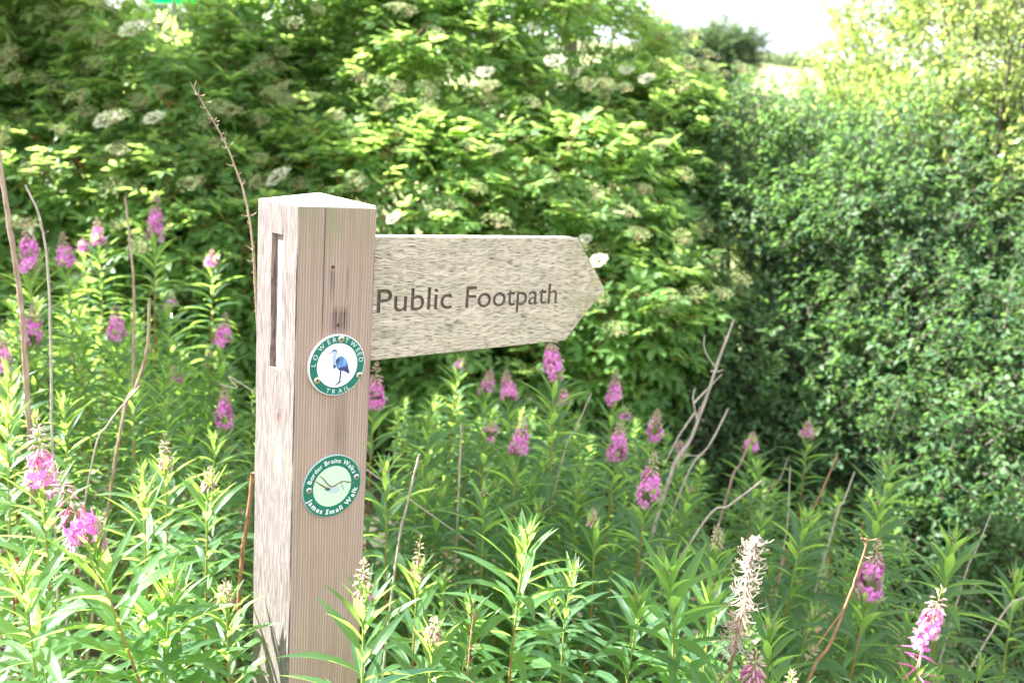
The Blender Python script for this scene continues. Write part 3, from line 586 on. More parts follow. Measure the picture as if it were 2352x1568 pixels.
# left of the post
GL = 'flowering fireweed left of the post'; GR = 'flowering fireweed right of the post'
for a in [
 (62, 503, 2.0, 'B', 'tall pink fireweed with a long thin tip, leftmost of the tall row at left', dict(ls=.12)),
 (143, 533, 2.4, 'B', 'pink fireweed beside the tallest left one, its tip short and beige', {}),
 (222, 500, 3.0, 'B', 'smaller pink fireweed bloom standing behind, between the two thin dead stalks on the left', dict(ls=.09)),
 (190, 545, 3.5, 'B', 'tiny distant purple fireweed bloom just left of the smaller pink one', dict(ls=.06, n_flow=12)),
 (168, 548, 3.9, 'B', 'faintest far purple fireweed bloom at the back of the left clump', dict(ls=.05, n_flow=10)),
 (360, 435, 2.5, 'B', 'tallest fireweed on the left with a slender purple tip rising clear above its neighbours', dict(ls=.145)),
 (487, 573, 3.0, 'B', 'flat topped pink fireweed bloom just left of the top of the post', dict(ls=.055, n_flow=16)),
 (83, 688, 2.0, 'B', 'bright pink fireweed below the leftmost tall bloom, touching the thin bent stalk', dict(ls=.10)),
 (266, 697, 2.3, 'B', 'pink fireweed bloom in the middle of the left clump beneath the thin upright stalk', {}),
 (392, 672, 2.8, 'B', 'sparse pink fireweed top among yellow green leaves under the tallest left bloom', dict(ls=.05, n_flow=9)),
 (519, 718, 2.4, 'B', 'pink fireweed bloom nearest the left side of the post at arm height', {}),
 (475, 788, 2.4, 'P', 'faded pinkish fireweed spike without open flowers, left of the post', dict(ls=.075)),
 (395, 838, 2.6, 'B', 'dim fireweed top with a few purple flowers in the middle of the left shade', dict(ls=.055, n_flow=5)),
 (517, 888, 2.1, 'B', 'deep pink fireweed bloom level with the heron badge, left of the post', dict(ls=.10)),
 (2, 763, 1.9, 'B', 'pink fireweed cut by the left edge of the picture', dict(ls=.09)),
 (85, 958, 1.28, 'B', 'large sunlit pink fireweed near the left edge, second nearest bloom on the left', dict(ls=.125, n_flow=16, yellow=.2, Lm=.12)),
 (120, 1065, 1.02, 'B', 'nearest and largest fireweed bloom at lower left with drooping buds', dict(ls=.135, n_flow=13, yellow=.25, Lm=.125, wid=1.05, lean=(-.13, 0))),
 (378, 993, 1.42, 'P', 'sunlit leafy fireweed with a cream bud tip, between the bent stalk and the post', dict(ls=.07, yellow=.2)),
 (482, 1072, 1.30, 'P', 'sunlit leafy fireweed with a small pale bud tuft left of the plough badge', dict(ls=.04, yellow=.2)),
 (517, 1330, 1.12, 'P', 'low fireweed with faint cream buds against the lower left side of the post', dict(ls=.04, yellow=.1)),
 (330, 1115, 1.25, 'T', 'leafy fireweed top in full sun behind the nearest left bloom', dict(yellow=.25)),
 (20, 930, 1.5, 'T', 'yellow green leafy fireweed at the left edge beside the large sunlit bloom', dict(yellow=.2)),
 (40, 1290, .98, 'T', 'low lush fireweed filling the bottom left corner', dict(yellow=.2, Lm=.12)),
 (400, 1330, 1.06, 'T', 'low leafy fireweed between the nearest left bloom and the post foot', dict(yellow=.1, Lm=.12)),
 # right of the post
 (866, 832, 1.85, 'B', 'pink fireweed bloom hugging the right side of the post beneath the arm', dict(ls=.105)),
 (1267, 757, 1.9, 'B', 'tall pink fireweed whose tip is hidden behind the lower edge of the arm', dict(ls=.115)),
 (1127, 845, 2.6, 'B', 'thin pink fireweed, left one of the close pair under the arm', dict(ls=.075, n_flow=12)),
 (1163, 847, 2.4, 'B', 'fuller pink fireweed, right one of the close pair under the arm', dict(ls=.09)),
 (1296, 890, 2.5, 'B', 'faint small pink fireweed in the shade right of the tall hidden tip one', dict(ls=.06, n_flow=7)),
 (1416, 848, 2.5, 'B', 'mauve fireweed cone below the point of the arm in front of the elder', dict(ls=.105)),
 (1435, 935, 2.7, 'B', 'tiny purple fireweed tuft just below the mauve cone', dict(ls=.04, n_flow=5)),
 (1511, 940, 2.3, 'B', 'short pink fireweed bloom left of the forked dead branch', dict(ls=.075, n_flow=12)),
 (1203, 958, 1.8, 'B', 'pale pink fireweed with a cream tip midway between post and dead branch', dict(ls=.085, n_flow=16)),
 (1427, 963, 1.9, 'B', 'pink fireweed beneath the mauve cone, above the richest pink one', dict(ls=.095)),
 (1505, 1037, 1.65, 'B', 'richest pink fireweed bloom in the centre right, at the foot of the dead branch', dict(ls=.105, n_flow=26)),
 (1132, 968, 2.2, 'B', 'small fireweed with three mauve flowers above the leafy stand right of the post', dict(ls=.04, n_flow=4)),
 (1058, 823, 2.9, 'B', 'tiny violet fireweed tuft in deep shade under the arm', dict(ls=.04, n_flow=5)),
 (1730, 992, 2.6, 'B', 'small pink fireweed touching a brown leaning stalk in front of the thicket', dict(ls=.055, n_flow=10)),
 (1857, 968, 2.7, 'B', 'small purple fireweed standing highest against the dark thicket', dict(ls=.05, n_flow=9)),
 (1562, 1012, 2.8, 'B', 'tiny mauve fireweed glimpsed behind the forked dead branch', dict(ls=.04, n_flow=5)),
 (966, 1228, 1.35, 'P', 'fireweed with a pale pink drooping bud spike right of the post', dict(ls=.075, yellow=.25)),
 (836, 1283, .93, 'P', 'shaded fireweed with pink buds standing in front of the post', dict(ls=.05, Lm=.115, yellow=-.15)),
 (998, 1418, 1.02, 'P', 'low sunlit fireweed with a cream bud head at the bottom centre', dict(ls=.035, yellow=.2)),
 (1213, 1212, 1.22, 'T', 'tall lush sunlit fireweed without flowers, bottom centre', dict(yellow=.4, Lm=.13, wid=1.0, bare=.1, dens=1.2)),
 (1530, 1288, 1.2, 'T', 'lush bright fireweed with pale green buds right of the bottom centre one', dict(yellow=.4, Lm=.13, wid=1.0, bare=.1, dens=1.2)),
 (1650, 1203, 1.5, 'P', 'fireweed with a small pink white bud tip left of the shrivelled seed head', dict(ls=.05, yellow=.1)),
 (2020, 1238, 1.5, 'B', 'light pink fireweed bloom beside the curled brown stalk at lower right', dict(ls=.105, n_flow=26, yellow=.1)),
 (2167, 1343, 1.25, 'D', 'fireweed with long magenta pods and one open purple flower, lower right corner', dict(ls=.185, yellow=.1, Lm=.12)),
 (1738, 1488, 1.05, 'B', 'pink fireweed spike cut by the bottom edge beside the shrivelled seed head', dict(ls=.09, yellow=.1)),
 (1822, 1538, 1.08, 'P', 'cream budded fireweed tip at the very bottom right of the shrivelled seed head', dict(ls=.04)),
 (2188, 1222, 1.5, 'T', 'sunlit leafy fireweed above the one with magenta pods', dict(yellow=.2, Lm=.12)),
 (2040, 1048, 2.0, 'T', 'pale green leafy fireweed standing against the foot of the thicket', dict(yellow=.1)),
 (2022, 1140, 1.75, 'T', 'leafy fireweed just below the pale one at the foot of the thicket', {}),
 (1858, 1178, 1.7, 'T', 'shaded leafy fireweed with a red stem between two leaning stalks', {}),
 (1112, 1120, 1.6, 'T', 'bushy leafy fireweed with spreading leaves right of the plough badge', {}),
 (884, 1062, 1.5, 'T', 'leafy fireweed close to the right side of the post beside the plough badge', dict(yellow=.1)),
 (1362, 1168, 1.62, 'P', 'fireweed with a tiny beige bud tip between the two lush sunlit ones', dict(ls=.035)),
 (2332, 1308, 1.75, 'T', 'dim leafy fireweed at the right edge of the picture', {}),
 (1640, 1340, 1.3, 'T', 'leafy fireweed behind the shrivelled seed head', {}),
 (1770, 1420, 1.2, 'T', 'leafy fireweed with long side leaves beside the shrivelled seed head', dict(yellow=.1)),
 (985, 950, 2.1, 'T', 'narrow leafy fireweed with a violet speck below the arm', {}),
 (1740, 1060, 2.3, 'T', 'leafy fireweed behind the brown leaning stalk right of the dead branch', {}),
 (1590, 1110, 2.1, 'T', 'leafy fireweed at the foot of the forked dead branch', {}),
]:
    kw = dict(a[5]); g = (GL if a[0] < 590 else GR) if a[3] in 'BD' else None
    hero(*a[:5], group=g, **kw)
# the rest of the stand: copies of a dozen leafy plants, wherever their tips stay below the heads of those above
proto = []
for i in range(12):
    H = rng.uniform(.95, 1.25); pr = fireweed('fireweed', (0, 0, 0), (rng.normal(0, .05), rng.normal(0, .04), H), 'T', Lm=rng.uniform(.105, .13), ls=None, yellow=rng.uniform(-.1, .15), lod=0, bare=.22)
    proto.append((pr, H, [False]))
def envelope(px):
    return np.interp(px, [-300, 0, 300, 560, 600, 870, 1000, 1300, 1500, 1750, 1950, 2100, 2200, 2350, 2600], [600, 640, 690, 800, 860, 900, 880, 900, 960, 1060, 1080, 1110, 1200, 1330, 1400])
cnt = 0; used = []
ZL = {0: ('flowerless leafy fireweed packed among blooms left of the post', 'leafy fireweed packed left of the post'),
      1: ('flowerless leafy fireweed packed in the crowded stand right of the post', 'leafy fireweed packed right of the post'),
      2: ('flowerless leafy fireweed at the back where the stand meets the thicket', 'leafy fireweed along the foot of the thicket')}
spots = []
for tr in range(9000):
    if cnt >= 210: break
    y = rng.uniform(1.25, 4.0) if tr % 4 else rng.uniform(1.0, 1.7); x = rng.uniform(-.72 * y - .15, .70 * y + .15)
    if any((x - a) ** 2 + (y - b) ** 2 < (.105 + .008 * y + (.045 if y < 1.65 else 0)) ** 2 for a, b in spots): continue
    if abs(x - PC[0]) < .16 and y < 1.42: continue
    z = float(ground_z(x, y)); i = rng.integers(len(proto)); pr, H, us = proto[i]; s = rng.uniform(.75, 1.15)
    px, py = project(np.array([x, y, z + H * s]))
    lim = envelope(px) + (2.6 - min(y, 2.6)) * 190 + rng.uniform(0, 60)
    if py < lim:
        s = s * .88; px, py = project(np.array([x, y, z + H * s]))
        if py < lim: s = max(.5, s * .82); px, py = project(np.array([x, y, z + H * s]))
        if py < lim: continue
    if py > 1640 or (y < 1.6 and py < 1290): continue
    if 560 < px < 890 and y < 1.3: continue
    o = pr if not us[0] else copy_tree(pr); us[0] = True
    o.location = (x, y, z - .01); o.scale = (s, s, s); o.rotation_euler = (rng.normal(0, .02), rng.normal(0, .02), rng.uniform(0, 6.28))
    zl = 0 if px < 590 else (2 if px > 1700 and y > 2 else 1); tag(o, ZL[zl][0], 'wildflower', ZL[zl][1]); spots.append((x, y)); cnt += 1
for pr, H, us in proto:
    if not us[0]:
        for ch in list(pr.children_recursive): bpy.data.objects.remove(ch)
        bpy.data.objects.remove(pr)
print('fillers', cnt)

# ------------------------------------------------------------------ dead stalks and twigs
def stalk(name, pts, Y, r0, r1, mat, label, side=(), nubs=0, dY=0.):
    P = np.array([at(px, py, Y + dY * i / max(1, len(pts) - 1)) for i, (px, py) in enumerate(pts)])
    d = P[-1] - P[-2]; b = P[-1].copy(); g = float(ground_z(b[0], b[1]))
    if b[2] - g > .03:                       # run on down to the ground
        dn = d / max(abs(d[2]), 1e-6) * (b[2] - g) * .35; b2 = b + np.array([dn[0], dn[1], -(b[2] - g)]); P = np.vstack([P, (b + b2) / 2 + np.array([dn[0] * .1, 0, 0]), b2])
    base = P[-1].copy(); Q = smooth_line(P[::-1] - base, 40); mb = MB(); rr = np.linspace(r0, r1, 40); rr = rr * (1 + .18 * (np.arange(40) % 7 == 3)); Q[1:-1] += rng.normal(0, r0 * .10, (38, 3))
    tube(mb, Q, rr, 7)
    for sp, r in side:
        S_ = np.array([at(px, py, Y) for px, py in sp]) - base; tube(mb, smooth_line(S_, 14), np.linspace(r, r * .45, 14), 5)
    for i in range(nubs):
        k = int(rng.integers(14, 39)); a = rng.uniform(0, 6.28); l = rng.uniform(.004, .016); q = Q[k]; e = rng.uniform(-.2, 1.); v = np.array([math.cos(a) * math.cos(e), math.sin(a) * math.cos(e), math.sin(e)])
        tube(mb, [q, q + v * l * .6, q + v * l + np.array([0, 0, .002])], [.0007, .0005, .0009], 4)
    return tag(mb.build(name, M[mat], None, loc=base), label, 'dead stalk')
stalk('dead_stalk', [(436, 188), (480, 262), (520, 335), (560, 440), (580, 560), (589, 700), (594, 860)], 1.42, .0028, .0008, 'dry', 'thin brown dead stalk with prickly seed stubs rising beside the post top', nubs=70)
stalk('dead_stalk', [(-8, 330), (25, 540), (48, 700), (62, 900)], 1.6, .0062, .0042, 'dry', 'thickest dead stalk leaning at the left edge of the picture')
stalk('dead_stalk', [(58, 425), (92, 505), (112, 650), (120, 990)], 1.5, .0026, .0017, 'dry_pale', 'thin pale dead stalk with a bent top, crossing the leftmost pink blooms', nubs=6)
stalk('dead_stalk', [(287, 450), (299, 560), (308, 690), (305, 860)], 2.0, .0036, .0026, 'dry', 'straight greyish dead stalk in the middle of the left clump')
stalk('dead_stalk', [(343, 685), (338, 800), (312, 890), (280, 970)], 1.6, .0032, .0028, 'dry', 'dead stalk with a blunt top curving down below the tallest left bloom')
stalk('dead_stalk', [(322, 885), (250, 972), (210, 1070)], 1.45, .0020, .0012, 'dry_pale', 'thin pale twig arching left beneath the blunt topped stalk')
stalk('dead_stalk', [(580, 1085), (568, 1200), (553, 1312)], 1.28, .0040, .0030, 'dry_brown', 'brown dead stalk close along the lower left side of the post', nubs=5)
stalk('dead_stalk', [(505, 882), (545, 893), (600, 912)], 1.7, .0016, .0010, 'dry_pale', 'short pale twig poking out left of the post at heron badge height')
stalk('dead_stalk', [(963, 1043), (937, 1150), (910, 1285)], 1.45, .0028, .0018, 'dry_pale', 'pale straight stalk standing right of the plough badge', nubs=3)
stalk('dead_stalk', [(1358, 903), (1322, 985), (1290, 1060)], 1.9, .0022, .0016, 'dry_pale', 'pale thin stalk leaning right between the pink blooms under the arm')
stalk('dead_stalk', [(1058, 972), (1057, 1040)], 1.8, .0024, .0022, 'dry_pale', 'short upright pale stub in the shade below the arm')
stalk('dead_branch', [(1686, 733), (1655, 815), (1625, 905), (1585, 1010), (1540, 1092)], 2.1, .0062, .0026, 'dry_pale', 'forked pale dead branch, the tallest one in front of the dark thicket',
      side=[([(1594, 925), (1628, 890), (1660, 857)], .0032), ([(1648, 848), (1628, 822), (1617, 795), (1619, 768)], .0024), ([(1632, 852), (1650, 853), (1662, 848)], .0028), ([(1600, 960), (1592, 915), (1597, 890)], .0028), ([(1598, 945), (1560, 1000), (1528, 1062)], .0034), ([(1565, 1045), (1600, 1046), (1618, 1043)], .0018), ([(1607, 935), (1590, 1000), (1555, 1075)], .0022)])
stalk('dead_stalk', [(1673, 938), (1630, 1020), (1572, 1105)], 2.1, .0030, .0022, 'dry_pale', 'straight pale stalk leaning right of the forked branch')
stalk('dead_stalk', [(1731, 992), (1700, 1065), (1678, 1110)], 2.3, .0040, .0028, 'dry', 'dark reddish stalk leaning just left of a small pink bloom by the thicket')
stalk('dead_stalk', [(1752, 1103), (1675, 1160), (1605, 1215)], 1.7, .0026, .0020, 'dry_pale', 'low pale stalk slanting strongly to the right in mid stand')
stalk('dead_stalk', [(1813, 1045), (1790, 1100), (1745, 1165)], 2.3, .0022, .0014, 'dry', 'faint thin brown stalk left of the purple bloom by the thicket')
stalk('dead_stalk', [(1925, 1040), (1893, 1115), (1862, 1180), (1800, 1290)], 1.9, .0030, .0018, 'dry_brown', 'long brown stalk leaning under the purple bloom by the thicket')
stalk('dead_stalk', [(1963, 1083), (1938, 1150), (1915, 1205)], 1.9, .0026, .0018, 'dry_pale', 'thin pale stalk right of the long brown one')
stalk('dead_stalk', [(1815, 1070), (1809, 1200), (1800, 1260)], 1.9, .0018, .0014, 'dry_pale', 'very thin upright grey stalk among the leaves right of centre')
stalk('dead_stalk', [(2277, 1178), (2245, 1255), (2212, 1335)], 1.9, .0024, .0012, 'dry_pale', 'thin grey curved stalk at the foot of the thicket near the right edge')
stalk('dead_stalk', [(2356, 1368), (2290, 1430)], 1.6, .0024, .0018, 'dry_pale', 'grey stalk entering from the right edge low down')
stalk('dead_stalk', [(1087, 1412), (1080, 1480), (1073, 1568)], 1.0, .0016, .0007, 'dry_brown', 'short dark brown twig with fine side shoots at bottom centre', nubs=14)
stalk('dead_stalk', [(1978, 1235), (1990, 1248), (1968, 1320), (1940, 1395), (1905, 1480), (1850, 1580)], 1.25, .0034, .0012, 'dry_brown', 'brown stalk with a curled tip beside the light pink bloom at lower right', nubs=14, side=[([(1938, 1400), (1900, 1450), (1850, 1520)], .0018)])
# shrivelled seed head
P = np.array([at(px, py, 1.12) for px, py in [(1740, 1235), (1722, 1300), (1706, 1400), (1692, 1460), (1668, 1575)]]); b = P[-1].copy(); g = float(ground_z(b[0], b[1])); P = np.vstack([P, [b[0] - .03, b[1], (b[2] + g) / 2], [b[0] - .04, b[1], g]]); base = P[-1].copy()
Q = smooth_line(P[::-1] - base, 60); sh = empty('shrivelled_fireweed', base); tag(sh, 'dried fireweed head with curled cream seed pods on a brown stalk, lower right', 'wildflower')
mb = MB(); tube(mb, Q, np.linspace(.0036, .0011, 60), 6); mb.build('stem', M['dry_brown'], sh)
mb = MB(); hh = Q[:, 2]; zlo = at(1692, 1500, 1.12)[2] - base[2]
for i in range(280):
    z = rng.uniform(zlo, hh[-1]); c = np.array([np.interp(z, hh, Q[:, j]) for j in range(3)]); a = rng.uniform(0, 6.28); kz = (z - zlo) / (hh[-1] - zlo); l = rng.uniform(.016, .034) * (1.15 - .4 * kz); tt = np.linspace(0, 1, 9)
    turn = rng.uniform(3, 8.5); u = np.array([math.cos(a), math.sin(a), 0]); up_ = np.array([rng.normal(0, .3), rng.normal(0, .3), 1.]); rad = l * .24
    C = c + u * l * tt[:, None] + (np.sin(tt * turn) * rad)[:, None] * up_ + ((np.cos(tt * turn) - 1) * rad)[:, None] * u * .8
    tube(mb, C, np.linspace(.0008, .0005, 9), 4, 0, rng.uniform(.2, .9), False)
mb.build('curled_pods', M['fluff'], sh)

# ------------------------------------------------------------------ shrubs and trees
def compound_tpl(n_pairs=2, L=.40, W=.17):
    mb = MB(); b = []; a = []; 
    for i in range(n_pairs): 
        y = .34 + i * .27
        for s in (-1, 1): b.append([0, y, 0]); a.append(np.pi / 2 - s * .95)
    b.append([0, .62 if n_pairs == 1 else .60 + .27 * (n_pairs - 2) + .05, 0]); a.append(np.pi / 2); n = len(b)
    blades(mb, b, np.array(a), rng.normal(.05, .12, n), L * rng.uniform(.85, 1.1, n), W * rng.uniform(.9, 1.1, n), rng.uniform(.3, .7, n), .3, np.clip(rng.normal(.5, .08, n), 0, 1), 4, 0, 0, 0., .8, .45)
    tube(mb, [[0, 0, 0], [0, .4, .03], [0, .65, 0]], [.012, .009, .005], 3, 1, .5, False); return Tpl(mb)
def twig_tpl(nl=12, L=.16, W=.10, leafL=.15):
    mb = MB(); tt = np.linspace(.12, 1, nl); P = np.stack([.05 * np.sin(tt * 4), tt, .06 * np.sin(tt * 3)], -1); az = np.where(np.arange(nl) % 2, .4, 2.75) + rng.normal(0, .5, nl)
    blades(mb, P, az, rng.normal(.2, .5, nl), leafL * rng.uniform(.7, 1.2, nl), leafL * .55 * rng.uniform(.8, 1.15, nl), rng.uniform(0, .8, nl), .35, np.clip(rng.normal(.5, .12, nl), 0, 1), 2, 0, rng.normal(0, .4, nl), 0., .6, .5)
    t2 = np.linspace(0, 1, 5); tube(mb, np.stack([.05 * np.sin(t2 * 4), t2, .06 * np.sin(t2 * 3)], -1), np.linspace(.016, .006, 5), 3, 1, .5, False); return Tpl(mb)
def lump(P, k): return (np.sin(P[:, 0] * 3.1 * k + 1.3 * P[:, 2] * k) + np.sin(P[:, 2] * 3.7 * k + 2. + P[:, 1] * k) + np.sin(P[:, 1] * 2.9 * k + 4. + P[:, 0] * 2 * k)) / 3
def shell(blobs, n, inner=.55, amp=.14, k=1.4, back=.35):
    C = np.array([b[0] for b in blobs], float); Rr = np.array([b[1] for b in blobs], float); wgt = (Rr[:, 0] * Rr[:, 2]) ; wgt = wgt / wgt.sum()
    out, nor = [], []; got = 0
    while got < n:
        m_ = n * 2; i = rng.choice(len(C), m_, p=wgt); d = rdir(m_); keep = (d[:, 1] < back) | (rng.random(m_) < .25); i, d = i[keep], d[keep]
        f = 1 - (1 - inner) * rng.random(len(i)) ** 1.8; S0 = C[i] + d * Rr[i]; f = f * (1 + amp * lump(S0, k) + amp * .5 * lump(S0, k * 2.7)); P = C[i] + d * Rr[i] * f[:, None]
        q = np.min(np.linalg.norm((P[:, None] - C[None]) / Rr[None], axis=2) + (np.arange(len(C))[None] == i[:, None]) * 9, axis=1) if len(C) > 1 else np.full(len(P), 9.)
        ok = (q > .72) & (P[:, 2] > ground_z(P[:, 0], P[:, 1]) + .03); out.append(P[ok]); nor.append(norm(d[ok] / Rr[i[ok]])); got += ok.sum()
    return np.concatenate(out)[:n], np.concatenate(nor)[:n]
def limbs(mb, foot, tips, r0, sides=5, wob=.08):
    for tp in tips:
        mid = foot + (tp - foot) * np.array([.35, .35, .55]) + rng.normal(0, wob, 3); tube(mb, smooth_line([foot + rng.normal(0, .04, 3) * [1, 1, 0], mid, tp], 12), np.linspace(r0, r0 * .22, 12), sides, 0, .5, False)
CT = [compound_tpl(2), compound_tpl(3, .36, .15), compound_tpl(2, .44, .18)]
def B_(px, py, Y, rx, ry=None, rz=None): return (at(px, py, Y), (rx, ry or rx, rz or rx))
def elder(name, blobs, foot, n_tips, label, leaf='elder', size=(.12, .195), keep=None, cat='shrub', tone0=.5):
    root = empty(name, foot); tag(root, label, cat); foot = np.asarray(foot, float)
    P, N = shell(blobs, n_tips, .68, .12, 1.3)
    if keep is not None: k_ = keep(P); P, N = P[k_], N[k_]
    k = 6; n = len(P); az = np.repeat(rng.uniform(0, 6.28, n), k) + np.tile(np.arange(k) * 1.05, n) + rng.normal(0, .25, n * k)
    NN = np.repeat(N, k, 0); el = rng.normal(.0, .42, n * k); d = np.stack([np.cos(az) * np.cos(el), np.sin(az) * np.cos(el), np.sin(el)], -1) + NN * .55
    up = np.array([0, 0, .85]) + NN * .75 + rng.normal(0, .22, (n * k, 3)); sz = rng.uniform(*size, n * k); pos = np.repeat(P, k, 0) + rng.normal(0, .02, (n * k, 3)); ct = np.repeat(rng.normal(tone0, .16, n), k)
    mb = MB(); which = rng.integers(0, len(CT), n * k)
    for q, tp in enumerate(CT):
        s_ = which == q; inst(mb, tp, pos[s_] - foot, frames(d[s_], up[s_]) * sz[s_][:, None, None], np.clip(ct[s_] + rng.normal(0, .12, s_.sum()), 0, 1))
    mb.build('foliage', [M[leaf], M['fw_stem']], root)
    mb = MB(); sel = rng.choice(n, min(n, 70), replace=False); limbs(mb, np.zeros(3), P[sel] - foot, .022); mb.build('branches', M['bark'], root)
    return root, P, N
def umbel_tpl(white):
    mb = MB(); n = 170 if white else 85; r = np.sqrt(rng.random(n)) ; a = rng.uniform(0, 6.28, n); h = .22 * (1 - r ** 2) + rng.normal(0, .03, n)
    P = np.stack([r * np.cos(a), r * np.sin(a), h], -1)
    if white:
        for p in P:
            th = np.linspace(0, 2 * np.pi, 5, endpoint=False) + rng.uniform(0, 1); s = rng.uniform(.07, .10); tl = rng.normal(0, .3, 2)
            V = [p] + [p + np.array([s * math.cos(q), s * math.sin(q), s * (tl[0] * math.cos(q) + tl[1] * math.sin(q)) + .01]) for q in th]
            mb.add(V, [np.array([[0, i + 1, (i + 1) % 5 + 1] for i in range(5)])], None, rng.uniform(.2, .9), 0)
    else:
        O = np.array([[1, 0, 0], [0, 1, 0], [-1, 0, 0], [0, -1, 0], [0, 0, 1], [0, 0, -1]]) * .052; Fo = np.array([[0, 1, 4], [1, 2, 4], [2, 3, 4], [3, 0, 4], [1, 0, 5], [2, 1, 5], [3, 2, 5], [0, 3, 5]])
        for p in P: mb.add(O * rng.uniform(.8, 1.2) + p, [Fo], None, rng.uniform(0, 1), 0)
    for i in range(14):
        p = P[i * 5]; tube(mb, [[0, 0, -.55], [p[0] * .5, p[1] * .5, -.15], p], [.018, .012, .008], 3, 1, .5, False)
    return mb
# elder in the middle, the big one behind the sign
main_blobs = [B_(950, 330, 5.2, 1.15, .8, .85), B_(700, 120, 5.4, 1.0, .8, .8), B_(1180, 130, 5.6, .95, .8, .62), B_(1250, 560, 4.7, .85, .7, .75), B_(860, 620, 4.5, 1.0, .7, .8), B_(1450, 420, 5.1, .55, .6, .62), B_(1440, 760, 4.2, .42, .5, .5), B_(900, -120, 5.8, 1.3, .8, .7), B_(1150, 850, 4.1, .75, .5, .45), B_(1560, 330, 5.3, .35, .5, .35)]
def keep_main(P):  # the crown line falls away to the right
    px, py = np.array([project(p) for p in P]).T; return (py > np.interp(px, [1150, 1350, 1500, 1650, 1800], [-260, -90, 95, 235, 430]) - 20 * rng.random(len(P))) & ~((px < 520) & (py < 120))
el1, P1, N1 = elder('elder_bush', main_blobs, (at(1100, 700, 5.0)[0], 5.0, float(ground_z(.1, 5.)) - .02), 4000, 'broad elder bush behind the pointed arm, dotted with white and green flower heads', keep=keep_main)
left_blobs = [B_(150, 260, 4.9, .95, .7, .75), B_(430, 300, 4.7, .75, .6, .75), B_(250, 520, 4.4, .9, .6, .55), B_(-150, 480, 4.3, .6, .6, .9), B_(500, 620, 4.2, .55, .5, .6), B_(200, 760, 4.0, .9, .4, .5), B_(150, 60, 5.3, .8, .6, .45)]
def keep_left(P):
    px, py = np.array([project(p) for p in P]).T; return (py > np.interp(px, [0, 150, 300, 340, 460, 500], [120, 70, 70, 130, 130, -60])) 
el2, P2, N2 = elder('elder_bush', left_blobs, (at(250, 700, 4.6)[0], 4.6, float(ground_z(-2., 4.6)) - .02), 2500, 'darker elder bush at the left, behind the tall pink fireweed and the thin dead stalks', keep=keep_left, tone0=.5)
# flower heads: white ones where the photograph shows them, young green fruit scattered over the tops
white_me = umbel_tpl(True).mesh('flower_head', [M['umbel'], M['fw_stem']]); green_me = [umbel_tpl(False).mesh('fruit_cluster', [M['berry'], M['berry_stalk']]) for _ in range(3)]
def put(root, name, me, p, n, s, lab=None):
    o = bpy.data.objects.new(name, me); col.objects.link(o); o.parent = root; o.location = Vector(p) - root.location
    o.rotation_euler = norm(np.array([n])) [0] @ np.eye(3) if False else Vector((n[0], n[1], n[2])).to_track_quat('Z', 'Y').to_euler(); o.scale = (s, s, s * .9); return o
def nearest(root_P, px, py):
    q = np.array([project(p) for p in root_P]); d = np.hypot(q[:, 0] - px, q[:, 1] - py); c = np.where(d < 60)[0]; 
    return min(c, key=lambda i: root_P[i][1]) if len(c) else int(np.argmin(d))
for (px, py, s) in [(1275, 140, .075), (1115, 165, .065), (1440, 160, .06), (1485, 180, .06), (640, 405, .085), (1375, 598, .055), (905, 500, .05), (1345, 548, .04)]:
    i = nearest(P1, px, py); p = at(px, py, P1[i][1] - .16); put(el1, 'flower_head', white_me, p, (rng.normal(0, .2) - .15, -.75, 1), s * .78)
for (px, py, s) in [(308, 66, .085), (247, 275, .075), (355, 270, .06)]:
    i = nearest(P2, px, py); p = at(px, py, P2[i][1] - .24); put(el2, 'flower_head', white_me, p, (rng.normal(0, .2) - .15, -.75, 1), s * .85)
def clusters(root, P, N, n_part, n_rest, zmin):
    idx = [i for i in rng.permutation(len(P)) if N[i][1] < .1 and P[i][2] > zmin][: n_part + n_rest]; mbs = MB(); tps = [Tpl(umbel_tpl(False)) for _ in range(2)]
    for c, i in enumerate(idx):
        n = norm(np.array([[rng.normal(0, .25), -.75 + rng.normal(0, .2), 1.]]))[0]; s = rng.uniform(.045, .075); p = P[i] + N[i] * .19 + np.array([0, -.02, .07])
        if c < n_part: put(root, 'fruit_cluster', green_me[c % 3], p, n, s)
        else: inst(mbs, tps[c % 2], (p - np.array(root.location))[None], frames(np.array([[1., 0, 0]]) - n * n[0], n[None]) * s, np.array([rng.uniform(.3, .7)]))
    if mbs.n: o = mbs.build('fruit_clusters', [M['berry'], M['berry_stalk']], root); o['kind'] = 'stuff'
clusters(el1, P1, N1, 95, 280, .8); clusters(el2, P2, N2, 90, 90, .8)
